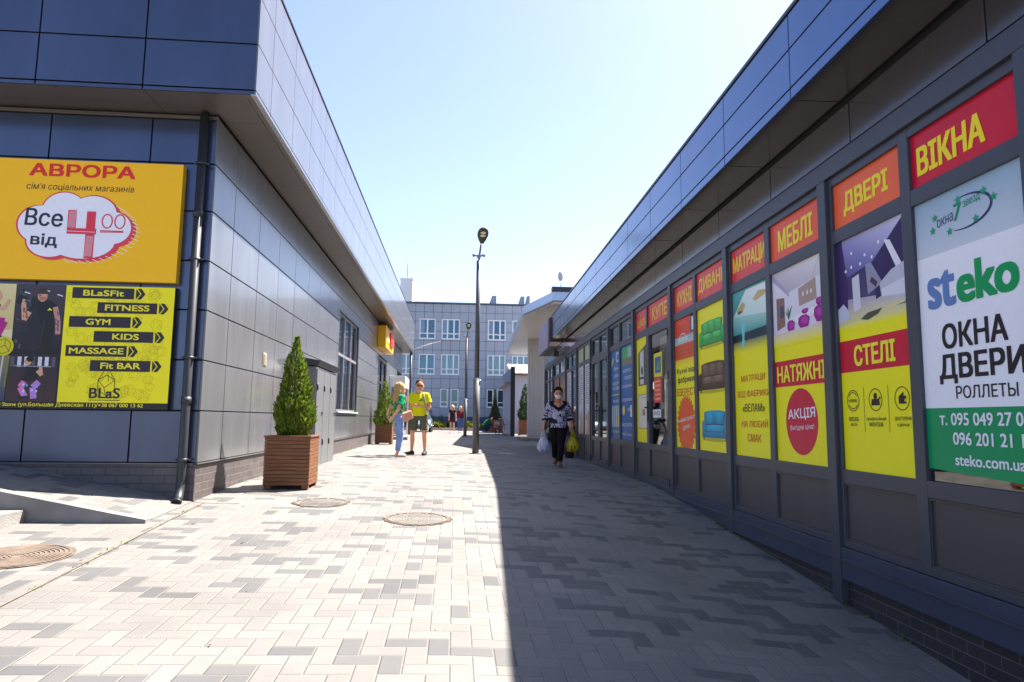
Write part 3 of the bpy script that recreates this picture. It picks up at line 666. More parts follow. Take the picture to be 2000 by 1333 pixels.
a.poly([(X_(-4.62), Z_(1.6)), (X_(-4.52), Z_(1.6)), (X_(-4.5), Z_(1.85)), (X_(-4.56), Z_(2.1)), (X_(-4.64), Z_(2.04))], S(36, 36, 44), 2.1); a.line((X_(-4.5), Z_(1.62)), (X_(-4.47), Z_(1.95)), .012, S(48, 48, 58), 2.2)
for q in range(16): x, z = pr.uniform(-4.36, -4.32), pr.uniform(1.8, 2.02); a.disc(X_(x), Z_(z), .008, .012, S(110, 80, 84), 3); a.disc(X_(pr.uniform(-4.7, -4.64)), Z_(pr.uniform(1.95, 2.07)), .007, .01, S(120, 86, 84), 3)
a.line((X_(-4.76), Z_(2.15)), (X_(-4.58), Z_(2.14)), .022, S(90, 94, 104), 2.45); a.disc(X_(-4.735), Z_(2.15), .035, .055, S(28, 28, 34), 2.6); a.disc(X_(-4.6), Z_(2.14), .03, .055, S(34, 34, 42), 2.6); a.rect(X_(-4.715), X_(-4.69), Z_(2.105), Z_(2.16), SK, 2.9)
a.grad(X_(-4.8), X_(-4.29), Z_(1.05), Z_(1.545), S(70, 50, 50), S(40, 36, 48), 1)
for q in range(7): a.rect(X_(-4.78+.07*q), X_(-4.74+.07*q), Z_(1.42), Z_(1.53), S(214, 214, 226) if q % 3 else S(90, 84, 100), 1.4)
a.poly([(X_(-4.66), Z_(1.27)), (X_(-4.49), Z_(1.27)), (X_(-4.5), Z_(1.42)), (X_(-4.57), Z_(1.45)), (X_(-4.64), Z_(1.41))], S(24, 24, 28), 2)
a.disc(X_(-4.6), Z_(1.48), .035, .045, SK, 2.3); a.disc(X_(-4.58), Z_(1.505), .04, .03, S(26, 22, 26), 2.5)
a.path([(X_(-4.5), Z_(1.38)), (X_(-4.45), Z_(1.33)), (X_(-4.47), Z_(1.43))], .035, SK, 2.6)
a.path([(X_(-4.62), Z_(1.26)), (X_(-4.66), Z_(1.2)), (X_(-4.6), Z_(1.1))], .06, S(226, 120, 190), 2.8); a.path([(X_(-4.47), Z_(1.26)), (X_(-4.53), Z_(1.2)), (X_(-4.51), Z_(1.08))], .065, S(190, 130, 210), 2.9)
a.line((X_(-4.67), Z_(1.085)), (X_(-4.57), Z_(1.095)), .03, S(30, 30, 44), 3)
for q in range(14): a.disc(X_(pr.choice((-4.635, -4.61, -4.52, -4.5))+pr.uniform(-.02, .02)), Z_(pr.uniform(1.1, 1.25)), .011, .014, pr.choice([S(236, 200, 226), S(120, 170, 226), S(240, 90, 170)]), 3.05)
a.poly([(X_(-4.64), Z_(1.41)), (X_(-4.6), Z_(1.44)), (X_(-4.62), Z_(1.3)), (X_(-4.66), Z_(1.28))], S(40, 40, 46), 2.2); a.line((X_(-4.625), Z_(1.49)), (X_(-4.63), Z_(1.47)), .012, SK2, 2.6); a.line((X_(-4.74), Z_(1.43)), (X_(-4.36), Z_(1.425)), .01, S(150, 150, 156), 2.7)
a.grad(X_(-5.6), X_(-4.81), Z_(1.05), Z_(1.56), S(50, 66, 100), S(140, 124, 84), 1)
for q in range(4): a.line((X_(-5.0+.06*q), Z_(1.2)), (X_(-4.98+.06*q), Z_(1.54)), .018, S(120, 130, 70) if q % 2 else S(200, 200, 190), 1.6)
a.disc(X_(-4.865), Z_(1.64), .105, .105, S(214, 202, 20), 4); P6 = [(X_(-4.865)+.08*math.cos(R(20+60*i)), Z_(1.64)+.085*math.sin(R(20+60*i))) for i in range(6)]
a.path(P6+P6[:1], .005, K_, 5); a.path([P6[1], (X_(-4.85), Z_(1.65)), P6[3]], .005, K_, 5); a.path([(X_(-4.85), Z_(1.65)), P6[5]], .005, K_, 5)
a.done('fitness_billboard', 'black and yellow fitness billboard with gym photos and arrow bars below the yellow one', 'billboard', (-4.5, FY-.04, .973))

# ================================================================== RIGHT BUILDING (its own axes: x across, y along, turned 1.457 deg)
AR = R(1.457); F = Matrix.Rotation(-AR, 4, 'Z')
GXP = 2.75
RB = thing('shop_row', 'long dark single storey shop row with glazed shopfronts along the right of the lane', 'building', F @ Vector((5.5, 12, 0)), -AR)
S0, S1, SE = -6.0, 25.75, 20.25
FX = 2.345
m = MB(F); m.box(GXP+.95, 9, S0, S1, -.9, 3.6); m.box(FX+.03, 9, S0, SE, 3.345, 3.98); m.box(GXP+.02, GXP+.95, S0, S1, 2.96, 3.34); m.box(GXP+.05, GXP+.95, S0, S1, -.9, -.02)
m.build('core_wall', BACK, RB)
js = [4.75+1.345*q for q in range(-9, 13)]; js = [S0]+[j for j in js if S0 < j < SE-.2]
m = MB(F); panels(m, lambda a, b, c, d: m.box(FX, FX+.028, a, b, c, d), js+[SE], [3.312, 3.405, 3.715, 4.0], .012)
m.build('fascia', PANEL_SKY, RB, None, .003)
m = MB(F); m.box(FX-.012, FX+.3, S0, SE+.01, 4.0, 4.03); m.box(FX+.3, 9, S0, SE, 3.985, 4.0); m.build('roof_flashing', DARK, RB)
m = MB(F)
for a, b in zip(js, js[1:]+[SE]): m.box(FX+.032, GXP-.035, a+.005, b-.005, 3.314, 3.33)
m.build('soffit', SOFFITR, RB, None, .002)
m = MB(F); m.box(FX+.03, GXP-.03, SE-.02, SE, 3.33, 3.98); m.build('end_panel', PANEL, RB)
jf = [4.68+1.345*q for q in range(-9, 16)]; jf = [S0]+[j for j in jf if S0 < j < S1-.2]+[S1]
m = MB(F); panels(m, lambda a, b, c, d: m.box(GXP, GXP+.02, a, b, c, d), jf, [2.965, 3.285], .012); m.build('frieze', FRIEZE, RB, None, .003)
m = MB(F); m.box(GXP-.027, GXP+.1, S0, S1, 2.80, 2.945); m.build('head_beam', FRAME, RB, None, .004)
POSTS = [-5.52, -3.39, -1.26, .95, 3.085, 5.08, 7.175, 9.28, 11.49, 13.65, 15.75, 17.85, 20.0, 23.2, 25.7]
for s in POSTS:
    m = MB(F); m.box(GXP-.03, GXP+.1, s-.06, s+.06, -.42 if s < 8 else -.15, 2.798); m.build('post', FRAME, RB, None, .004)
m = MB(F); m.box(GXP-.02, GXP+.02, S0, S1, -.22, .01-.002); m.build('skirting', mat('skirting_metal', S(70, 76, 96), .32, .3, .05, 2, .04, 3), RB, None, .003)
m = MB(F); m.box(GXP-.035, GXP+.03, S0, S1, -.09, -.075); m.build('skirting_lip', FRAME, RB)
m = MB(F); m.box(GXP+.03, GXP+.06, S0, S1, -1.2, -.05); m.build('plinth', BRICKR, RB)
# dim shop interior
m = MB(F); m.poly([(GXP+.94, S0, -.02), (GXP+.94, S1, -.02), (GXP+.94, S1, 3.0), (GXP+.94, S0, 3.0)]); m.poly([(GXP+.05, S0, -.01), (GXP+.94, S0, -.01), (GXP+.94, S1, -.01), (GXP+.05, S1, -.01)]); m.poly([(GXP+.05, S0, 2.955), (GXP+.94, S0, 2.955), (GXP+.94, S1, 2.955), (GXP+.05, S1, 2.955)])
m.build('interior_lining', ROOMD, RB)

def frame_bars(m, x, a0, a1, z0, z1, e, d=.055):
    m.box(x, x+d, a0, a0+e, z0, z1); m.box(x, x+d, a1-e, a1, z0, z1); m.box(x, x+d, a0+e, a1-e, z0, z0+e); m.box(x, x+d, a0+e, a1-e, z1-e, z1)
def pane(parent, a0, a1, z0, z1, x=GXP+.03, mt=None):
    r = MB(F); r.poly([(x, a0, z1), (x, a1, z1), (x, a1, z0), (x, a0, z0)]); return r.build('pane', mt or GLASS, parent)
ZB, ZP0, ZP1, ZH0, ZH1 = .01, .572, 2.274, 2.38, 2.73
def bay(a, b, mid, lowpanel=True):
    """window bay between two posts: frame, header panes, tall panes, base panels"""
    m = MB(F); x = GXP; a += .06; b -= .06; e = .035; d = .055
    m.box(x, x+d, a, a+e, ZB, 2.80); m.box(x, x+d, b-e, b, ZB, 2.80); m.box(x, x+d, mid-.05, mid+.05, ZB, 2.80)
    for p, q in ((a+e, mid-.05), (mid+.05, b-e)):
        for z0, z1 in ((ZB, .06), (.469, ZP0), (ZP1, ZH0), (ZH1, 2.80)): m.box(x+.002, x+d-.002, p, q, z0, z1)
    wv = m.build('window', FRAME, RB, None, .004)
    pn = []
    for p, q in ((a+e, mid-.05), (mid+.05, b-e)):
        r = MB(F); r.box(x+.024, x+.04, p, q, .061, .468)
        for z0, z1, y0, y1 in ((.061, .075, p, q), (.455, .468, p, q), (.075, .455, p, p+.014), (.075, .455, q-.014, q)): r.box(x+.01, x+.0235, y0, y1, z0, z1)
        r.build('base_panel', BASEP, wv)
        pane(wv, p, q, ZP0, ZP1); pane(wv, p, q, ZH0, ZH1); pn.append((p, q))
    return pn
def wart(p, q, z0, off=.026):
    """art on the pane: reader looks along +x, so u runs towards the camera"""
    return Art((GXP+off, q, z0), (0, -1, 0), (0, 0, 1), (-1, 0, 0), F)
def worg(p, q, z0): return F @ Vector((GXP+.03, (p+q)/2, z0))
def header(p, q, body, bg, fg, w0, w1, name_label, bold=.045, skew=0, h0=.2, h1=.78):
    a = wart(p, q, ZH0); W = q-p; H = ZH1-ZH0
    a.rect(0, W, 0, H, bg, 0); a.grad(0, W, 0, H, bg, tuple(c*.93 for c in bg), .4)
    a.text(body, W*w0, W*w1, H*h0, H*h1, fg, bold, 2)
    return a.done('header_sign', name_label, 'shop sign', worg(p, q, ZH0), 'lettered headers over the shop windows')
YF = S(248, 238, 14); YT = S(250, 228, 24); REDB = S(206, 20, 56); RE1 = S(232, 66, 66); OR1 = S(248, 104, 56)
WP = ZP1-ZP0

# ---- bay by the camera, off frame mostly
bays = {}
for i in range(len(POSTS)-1):
    s, t = POSTS[i], POSTS[i+1]
    if abs(s-9.28) < .01 or abs(s-13.65) < .01 or s > 17: continue
    mid = {3.085: 4.095, 5.08: 6.16, 7.175: 8.285, 11.49: 12.68}.get(s, (s+t)/2)
    bays[s] = bay(s, t, mid)
# near poster: windows and doors
p, q = bays[3.085][0]
a = wart(p, q, ZP0); W = q-p; GN = S(0, 150, 92)
a.grad(0, W, WP*.795, WP, S(206, 214, 226), S(150, 178, 200), 0); a.rect(0, W, WP*.255, WP*.795, S(242, 242, 250), 0)
a.poly([(0, .075), (W, .035), (W, WP*.255), (0, WP*.255)], GN, 0)
u = lambda f: (f*.93-.02)*W
zc = WP*.895
a.text('окна', u(.27), u(.44), WP*.885, WP*.915, S(70, 70, 120), .0, 2, 0, .012); a.text('7', u(.45), u(.53), WP*.885, WP*.945, S(0, 140, 100), .03, 2, .1)
a.text('звезд', u(.545), u(.71), WP*.915, WP*.942, S(0, 140, 100), .0, 2, 0, .01)
for t in range(40):
    t0 = 110-t*5.6; t1 = t0-5.6; f = lambda tt: (u(.55)+u(.28)*math.cos(R(tt)), WP*.905+WP*.055*math.sin(R(tt)))
    a.line(f(t0), f(t1), .003+.014*max(0, math.sin(R(t*4.5))), S(50, 50, 96), 2)
for sx, sz in ((.22, .882), (.25, .925), (.5, .955), (.745, .948), (.83, .915), (.66, .868), (.4, .858)): a.star(u(sx), WP*sz, .028, S(0, 160, 110), 5, .42, 3)
a.text('st', u(.12), u(.42), WP*.6, WP*.735, S(100, 132, 190), .06, 2); a.text('eko', u(.43), u(1.02)-.02, WP*.6, WP*.74, S(0, 156, 88), .06, 2)
KB = S(38, 30, 40)
a.text('ОКНА', u(.25), u(.87), WP*.455, WP*.545, KB, .04, 2); a.text('ДВЕРИ', u(.20), u(1.0), WP*.335, WP*.44, KB, .04, 2); a.text('РОЛЛЕТЫ', u(.36), u(.92), WP*.285, WP*.328, KB, .015, 2)
WT = S(236, 236, 244)
a.text('т. 095 049 27 03', u(.17), u(1.0), WP*.195, WP*.238, WT, .035, 2); a.text('096 201 21 11', u(.3), u(1.0), WP*.13, WP*.173, WT, .035, 2); a.text('steko.com.ua', u(.31), u(.94), WP*.062, WP*.1, WT, .035, 2)
a.done('window_poster', 'white and green window and door poster, nearest on the right', 'poster', worg(p, q, ZP0))
header(p, q, 'ВІКНА', S(208, 12, 52), S(250, 224, 20), .06, .72, 'dark red header lettered ВІКНА, nearest the camera on the right', .05, 0, .2, .74)
m = MB(F); m.box(GXP+.2, GXP+.5, 2.9, 4.1, .3, .62); tag(m.build('wooden_shelf', WOOD, None, F @ Vector((3.1, 3.5, .3))), 'brown wooden shelf edge seen in the gap under the white and green poster', 'shelf')
# stretch ceilings, right half
p, q = bays[3.085][1]; W = q-p
a = wart(p, q, ZP0); a.rect(0, W, 0, WP, YF, 0)
z0 = WP*.60
a.grad(0, W, z0, WP, S(90, 70, 120), S(44, 28, 84), .5)
a.quad([(.0, WP*.62), (W*.95, WP*.66), (W, WP*.7), (0, WP*.74)], [S(226, 214, 130), S(226, 214, 150), S(200, 190, 200), S(160, 150, 190)], 1)
a.quad([(W*.1, WP), (W, WP), (W*.55, WP*.86), (W*.16, WP*.83)], [S(150, 148, 200), S(214, 208, 236), S(120, 116, 180), S(90, 86, 150)], 1.5)
a.poly([(W*.55, WP*.86), (W, WP), (W, WP*.75), (W*.58, WP*.7)], S(48, 26, 86), 1.6)
a.poly([(0, WP), (W*.1, WP), (W*.16, WP*.83), (W*.16, WP*.69), (0, WP*.66)], S(60, 36, 96), 1.6)
a.poly([(W*.72, WP*.93), (W*.8, WP*.92), (W*.95, WP*.8), (W*.88, WP*.79)], S(236, 232, 240), 2); a.poly([(W*.24, WP*.82), (W*.35, WP*.83), (W*.36, WP*.68), (W*.25, WP*.67)], S(214, 212, 226), 2)
a.poly([(W*.45, WP*.86), (W*.53, WP*.86), (W*.68, WP*.76), (W*.47, WP*.73)], S(150, 150, 176), 2); a.line((W*.52, WP*.79), (W*.6, WP*.76), .04, S(80, 50, 70), 2.3)
a.poly([(W*.64, WP*.76), (W*.8, WP*.80), (W*1.0, WP*.82), (W*1.0, WP*.67), (W*.66, WP*.7)], S(196, 194, 214), 2.5); a.poly([(W*.66, WP*.735), (W*.98, WP*.755), (W*.98, WP*.69), (W*.67, WP*.705)], S(222, 220, 232), 2.7)
a.poly([(0, WP*.70), (W*.09, WP*.72), (W*.16, WP*.69), (W*.2, WP*.66), (W*.16, WP*.645), (0, WP*.64)], S(200, 202, 222), 2.6)
for sx, sz in ((.25, .93), (.24, .87), (.45, .9), (.55, .88), (.38, .87), (.15, .86), (.65, .93)): a.disc(W*sx, WP*sz, .012, .012, S(244, 244, 255), 2.8)
a.poly([(W*.35, WP*.635), (W*.45, WP*.655), (W*.66, WP*.66), (W*.6, WP*.64), (W*.45, WP*.625)], S(84, 80, 70), 2.8)
for t in range(8): a.rect(0, W, WP*(.655-.0075*(t+1)), WP*(.655-.0075*t), tuple(c*1 for c in YF) if t > 5 else tuple(YF[i]*(t/7)+(S(214, 206, 170)[i])*(1-t/7) for i in range(3)), .8)
a.rect(0, W, WP*.418, WP*.556, REDB, 1); a.text('СТЕЛІ', W*.22, W*.8, WP*.438, WP*.53, S(250, 236, 60), .05, 3)
for t, (cx_, w1, l1, l2) in enumerate(((.17, .14, 'висока', 'якість'), (.5, .27, 'професійний', 'монтаж'), (.85, .2, 'доступна', 'ціна'))):
    c_ = (W*cx_, WP*.295); a.ring(*c_, .078, .078, .006, KB, 2)
    a.text(l1, W*(cx_-w1/2), W*(cx_+w1/2), WP*.208, WP*.226, KB, .006, 3); a.text(l2, W*(cx_-w1/2*.7), W*(cx_+w1/2*.7), WP*.187, WP*.204, KB, .006, 3)
    if t < 2: a.line((W*(.335+.34*t), WP*.165), (W*(.335+.34*t), WP*.35), .004, KB, 2)
a.text('100%', W*.105, W*.235, WP*.288, WP*.302, KB, .01, 3); a.ring(W*.17, WP*.295, .062, .062, .006, KB, 2, 24, 30, 150); a.ring(W*.17, WP*.295, .062, .062, .006, KB, 2, 24, 210, 330)
a.disc(W*.5, WP*.31, .02, .022, KB, 2.5); a.poly([(W*.44, WP*.272), (W*.56, WP*.272), (W*.55, WP*.298), (W*.45, WP*.298)], KB, 2.5); a.line((W*.52, WP*.285), (W*.57, WP*.305), .012, KB, 2.5)
a.poly([(W*.81, WP*.275), (W*.9, WP*.275), (W*.9, WP*.305), (W*.87, WP*.305), (W*.87, WP*.32), (W*.81, WP*.303)], KB, 2.5); a.disc(W*.895, WP*.288, .01, .01, YF, 3)
a.done('window_poster', 'yellow poster with a purple room photo and red band reading СТЕЛІ', 'poster', worg(p, q, ZP0))
header(p, q, 'ДВЕРІ', OR1, S(250, 224, 30), .16, .82, 'plain orange header lettered ДВЕРІ on the right', .05, 0, .2, .74)
# stretch ceilings, left half with the round badge
p, q = bays[5.08][0]; W = q-p
a = wart(p, q, ZP0); a.rect(0, W, 0, WP, YF, 0)
a.grad(0, W, WP*.62, WP, S(222, 214, 232), S(236, 230, 240), .5)
a.quad([(0, WP), (W, WP), (W*.93, WP*.9), (W*.35, WP*.87)], [S(206, 196, 210), S(240, 234, 238), S(216, 206, 214), S(190, 180, 196)], 1)
a.poly([(0, WP), (W*.35, WP*.87), (W*.35, WP*.845), (0, WP*.965)], S(178, 166, 196), 1.4); a.line((W*.8, WP*.9), (W*.92, WP*.985), .008, S(180, 170, 180), 1.6)
a.poly([(W*.08, WP*.86), (W*.25, WP*.85), (W*.25, WP*.70), (W*.08, WP*.685)], S(140, 104, 96), 1.6); a.poly([(W*.16, WP*.81), (W*.23, WP*.81), (W*.23, WP*.75), (W*.16, WP*.745)], S(60, 70, 110), 2)
a.poly([(W*.53, WP*.87), (W*.85, WP*.895), (W*.86, WP*.79), (W*.54, WP*.78)], S(176, 150, 140), 1.6)
for sx in (.62, .7, .77): a.disc(W*sx, WP*.835, .014, .02, S(236, 230, 236), 2)
for t in range(6): a.line((W*.33, WP*.73), (W*(.27+.025*t), WP*(.775+.01*(t % 3))), .008, S(40, 120, 70), 2.2)
a.poly([(W*.36, WP*.73), (W*.8, WP*.755), (W*.9, WP*.73), (W*.5, WP*.7)], S(240, 238, 244), 2.2)
for sx, sz, r1, r2 in ((.37, .685, .07, .05), (.62, .69, .1, .055), (.89, .71, .08, .06), (.9, .77, .05, .03), (.65, .745, .06, .02)): a.poly([(W*sx-r1, WP*sz), (W*sx-r1*.95, WP*sz+r2*.9), (W*sx-r1*.4, WP*sz+r2*1.25), (W*sx+r1*.5, WP*sz+r2*1.2), (W*sx+r1, WP*sz+r2*.7), (W*sx+r1*.8, WP*sz-r2*.4), (W*sx+r1*.3, WP*sz-r2), (W*sx-r1*.5, WP*sz-r2*.9)], S(150, 14, 134), 2.6), a.disc(W*sx+r1*.15, WP*sz+r2*.35, r1*.6, r2*.6, S(190, 50, 172), 2.65), a.line((W*sx, WP*sz-r2), (W*sx+.02, WP*sz-r2-.07), .008, S(200, 190, 200), 2.55)
for t in range(9): f = t/8; a.rect(0, W, WP*(.668-.008*(t+1)), WP*(.668-.008*t), tuple(YF[i]*f+S(226, 210, 190)[i]*(1-f) for i in range(3)), 2.8)
a.rect(0, W, WP*.385, WP*.52, REDB, 1); a.text('НАТЯЖНІ', W*.05, W*.97, WP*.405, WP*.495, S(250, 236, 60), .045, 3)
a.disc(W*.5, WP*.205, W*.3, W*.3, S(208, 24, 62), 1, 48); a.text('АКЦІЯ', W*.25, W*.76, WP*.205, WP*.265, S(240, 236, 244), .03, 3, 0, .02); a.text('Вигідна ціна!', W*.29, W*.73, WP*.155, WP*.185, S(240, 236, 244), .0, 3, 0, .02)
a.done('window_poster', 'yellow poster with a dining room photo and round red badge', 'poster', worg(p, q, ZP0))
header(p, q, 'МЕБЛІ', S(244, 92, 58), S(250, 224, 30), .16, .84, 'orange red header lettered МЕБЛІ on the right', .045)
# mattresses
p, q = bays[5.08][1]; W = q-p; TXT_R = S(214, 96, 34)
a = wart(p, q, ZP0); a.rect(0, W, 0, WP, YF, 0)
a.grad(0, W, WP*.64, WP, S(24, 60, 80), S(90, 180, 180), .5)
a.quad([(W*.0, WP*.845), (W*.4, WP*.99), (W, WP*.985), (W, WP*.77)], [S(190, 226, 220), S(226, 240, 236), S(240, 246, 244), S(214, 234, 230)], 1)
a.quad([(0, WP*.73), (W, WP*.74), (W, WP*.81), (0, WP*.85)], [S(60, 150, 150), S(80, 170, 160), S(170, 214, 206), S(150, 206, 200)], 1.5)
a.quad([(0, WP*.655), (W, WP*.665), (W, WP*.74), (0, WP*.73)], [S(20, 50, 66), S(30, 70, 84), S(16, 44, 60), S(16, 44, 60)], 1.6)
a.poly([(W*.25, WP*.80), (W*.37, WP*.80), (W*.33, WP*.70), (W*.35, WP*.655), (W*.24, WP*.65), (W*.27, WP*.7)], S(110, 206, 206), 2.2)
a.poly([(W*.12, WP*.885), (W*.3, WP*.925), (W*.38, WP*.9), (W*.3, WP*.86), (W*.14, WP*.855)], S(196, 170, 110), 2.2); a.poly([(W*.6, WP*.915), (W*.75, WP*.955), (W*.98, WP*.94), (W*.9, WP*.915), (W*.66, WP*.9)], S(206, 180, 120), 2.2)
a.poly([(W*.16, WP*.872), (W*.28, WP*.875), (W*.26, WP*.86), (W*.16, WP*.855)], S(80, 70, 40), 2.4)
for t in range(9): f = t/8; a.rect(0, W, WP*(.685-.008*(t+1)), WP*(.685-.008*t), tuple(YF[i]*f+S(130, 140, 90)[i]*(1-f) for i in range(3)), 2.0)
for body, w0, w1, z0, col in (('МАТРАЦИ', .2, .86, .43, TXT_R), ('ВІД ФАБРИКИ', .08, .98, .34, TXT_R), ('«ВЕЛАМ»', .22, .83, .26, KB), ('НА ЛЮБИЙ', .18, .9, .17, TXT_R), ('СМАК', .34, .72, .085, TXT_R)): a.text(body, W*w0, W*w1, WP*z0, WP*(z0+.047), col, .016, 2)
a.done('window_poster', 'yellow poster with a bed photo and orange text about mattresses', 'poster', worg(p, q, ZP0))
header(p, q, 'МАТРАЦИ', RE1, S(250, 206, 40), .04, .97, 'red header lettered МАТРАЦИ on the right', .045)
# sofas
p, q = bays[7.175][0]; W = q-p
a = wart(p, q, ZP0); a.rect(0, W, 0, WP, YF, 0)
def sofa(cx_, cz_, w, h, c1, c2, c3, seats=3):
    lt = lambda c, k: tuple(min(.95, v*k) for v in c)
    def soft(x0, x1, z0, z1, cb, ct, k, r=.02):           # rounded cushion with a printed gradient
        n = 10; pts = []
        for q in range(n+1): f = q/n; pts.append((x0+(x1-x0)*f, z0+(z1-z0)*(1-.10*(abs(2*f-1)**3)), f))
        for (xa, za, fa), (xb, zb, fb) in zip(pts, pts[1:]):
            s1, s2 = 1-.45*abs(2*fa-1)**2, 1-.45*abs(2*fb-1)**2
            a.quad([(xa, z0), (xb, z0), (xb, zb), (xa, za)], [lt(cb, s1), lt(cb, s2), lt(ct, s2), lt(ct, s1)], k)
    a.disc(cx_, cz_-h*.44, w*.5, h*.05, S(196, 184, 22), .6)
    soft(cx_-w*.42, cx_+w*.42, cz_-h*.05, cz_+h*.5, lt(c1, .7), lt(c1, 1.15), 1)
    for t in range(seats):
        w1 = w*.76/seats; x0 = cx_-w*.38+w1*t
        soft(x0+.004, x0+w1-.004, cz_+h*.06, cz_+h*.43, lt(c2, .65), lt(c2, 1.2), 1.5)
        if seats == 3:
            for q in range(2): a.disc(x0+w1*.5, cz_+h*(.18+.13*q), .008, .009, c3, 1.8)
    a.rect(cx_-w*.4, cx_+w*.4, cz_-h*.02, cz_+h*.07, lt(c3, .8), 1.7)
    for t in range(max(1, seats-1)):
        w1 = w*.8/max(1, seats-1); x0 = cx_-w*.4+w1*t; soft(x0+.003, x0+w1-.003, cz_-h*.17, cz_+h*.04, lt(c2, .75), lt(c2, 1.35), 2)
    a.grad(cx_-w*.42, cx_+w*.42, cz_-h*.38, cz_-h*.17, lt(c1, .5), lt(c1, .95), 2.2); a.rect(cx_-w*.42, cx_+w*.42, cz_-h*.185, cz_-h*.17, lt(c3, .7), 2.3)
    for sg in (-1, 1):
        x = cx_+sg*w*.44; soft(x-w*.075, x+w*.075, cz_-h*.38, cz_+h*.17, lt(c1, .6), lt(c1, 1.3), 2.6); a.disc(x, cz_+h*.1, w*.075, h*.075, lt(c1, 1.15), 2.7); a.disc(x, cz_+h*.1, w*.045, h*.045, lt(c1, .85), 2.8); a.rect(x-.02, x+.02, cz_-h*.45, cz_-h*.38, c3, 2.6)
sofa(W*.5, WP*.80, W*.86, .33, S(60, 190, 84), S(80, 206, 100), S(30, 120, 60))
sofa(W*.5, WP*.50, W*.94, .37, S(86, 60, 44), S(126, 104, 84), S(50, 34, 26)); sofa(W*.53, WP*.17, W*.84, .36, S(10, 150, 196), S(20, 172, 214), S(10, 50, 70), 2)
a.done('window_poster', 'yellow poster with green, brown and blue sofas', 'poster', worg(p, q, ZP0))
header(p, q, 'ДИВАНИ', RE1, S(250, 206, 40), .05, 1.0, 'red header lettered ДИВАНИ on the right', .04)
# kitchens
p, q = bays[7.175][1]; W = q-p
a = wart(p, q, ZP0); a.rect(0, W, 0, WP, YF, 0)
a.rect(0, W, WP*.86, WP, S(224, 70, 40), 1); a.rect(W*.04, W*.6, WP*.95, WP, S(236, 80, 46), 1.4); a.rect(W*.78, W*.98, WP*.87, WP, S(60, 60, 70), 1.5); a.rect(W*.84, W*.92, WP*.88, WP*.98, S(236, 238, 240), 1.8)
a.grad(0, W, WP*.80, WP*.86, S(190, 206, 206), S(150, 180, 180), 1.2); a.ring(W*.4, WP*.83, .16, .09, .012, S(230, 236, 236), 2, 24, 0, 180); a.rect(W*.15, W*.65, WP*.82, WP*.85, S(206, 220, 220), 1.8)
a.rect(0, W, WP*.68, WP*.80, S(222, 84, 36), 1.5)
for t in range(3): a.line((0, WP*(.715+.03*t)), (W, WP*(.715+.03*t)), .005, S(170, 54, 20), 2); a.line((W*(.25+.25*t), WP*.68), (W*(.25+.25*t), WP*.8), .005, S(170, 54, 20), 2)
a.grad(0, W, WP*.63, WP*.68, YF, S(240, 200, 40), 1)
a.text('Кухні від', W*.08, W*.93, WP*.56, WP*.612, KB, .02, 2); a.text('фабрики', W*.12, W*.92, WP*.485, WP*.545, KB, .02, 2); a.text('ЕВЕРЕСТ', W*.06, W*.98, WP*.395, WP*.455, TXT_R, .03, 2)
a.star(W*.5, WP*.18, W*.46, S(236, 92, 36), 28, .86, 1); a.text('НАЙВИГІДНІШІ', W*.12, W*.9, WP*.18, WP*.215, S(240, 236, 240), .04, 3, 0, .07); a.text('ЦІНИ', W*.34, W*.68, WP*.125, WP*.16, S(240, 236, 240), .04, 3, 0, .04)
a.done('window_poster', 'yellow poster with a red kitchen photo and orange starburst', 'poster', worg(p, q, ZP0))
header(p, q, 'КУХНІ', RE1, S(250, 206, 40), .14, .88, 'red header lettered КУХНІ on the right', .04)
# door bay
def leaf(a0, a1, z1, handle_at, nm='door', hinge_at=None):
    m = MB(F); x = GXP-.012; e = .11
    m.box(x, x+.06, a0, a0+e, -.06, z1); m.box(x, x+.06, a1-e, a1, -.06, z1)
    for z0, zz in ((-.06, .075), (.476, .565), (z1-.1, z1)): m.box(x+.002, x+.058, a0+e, a1-e, z0, zz)
    d = m.build(nm, FRAME, RB, None, .004)
    r = MB(F); r.box(x+.03, x+.045, a0+e, a1-e, .076, .475); r.build('kick_panel', BASEP, d)
    pane(d, a0+e, a1-e, .565, z1-.1, x+.035)
    h = MB(F); y = handle_at; h.box(x-.012, x, y-.02, y+.02, .9, 1.22); h.tube([(x-.01, y, 1.12), (x-.055, y, 1.12), (x-.06, y-.02, 1.12), (x-.06, y-.13, 1.115)], .011, 8); h.build('handle', RUBBER, d)
    if hinge_at:
        for z in (.02, 1.5, 2.1): g_ = MB(F); g_.tube([(x-.012, hinge_at, z), (x-.012, hinge_at, z+.11)], .016, 8); g_.build('hinge', RUBBER, d)
    return d
s, t = 9.28, 11.49; mid = 10.64
m = MB(F); x = GXP; d = .055
m.box(x, x+d, s+.05, s+.07, -.1, 2.8); m.box(x, x+d, t-.1, t-.05, ZB, 2.8); m.box(x, x+d, mid-.035, mid+.035, -.05, 2.8)
for p, q, zz in ((s+.07, mid-.035, ((2.345, 2.385), (ZH1, 2.8))), (mid+.035, t-.1, ((ZB, .06), (.469, ZP0), (ZP1, ZH0), (ZH1, 2.8)))):
    for z0, z1 in zz: m.box(x+.002, x+d-.002, p, q, z0, z1)
wv = m.build('window', FRAME, RB, None, .004)
r = MB(F); r.box(x+.024, x+.04, mid+.035, t-.1, .061, .468); r.build('base_panel', BASEP, wv)
pane(wv, mid+.035, t-.1, ZP0, ZP1); pane(wv, mid+.035, t-.1, ZH0, ZH1); pane(wv, s+.07, mid-.035, ZH0+.01, ZH1)
leaf(s+.075, mid-.04, 2.34, mid-.1, 'door', s+.08)
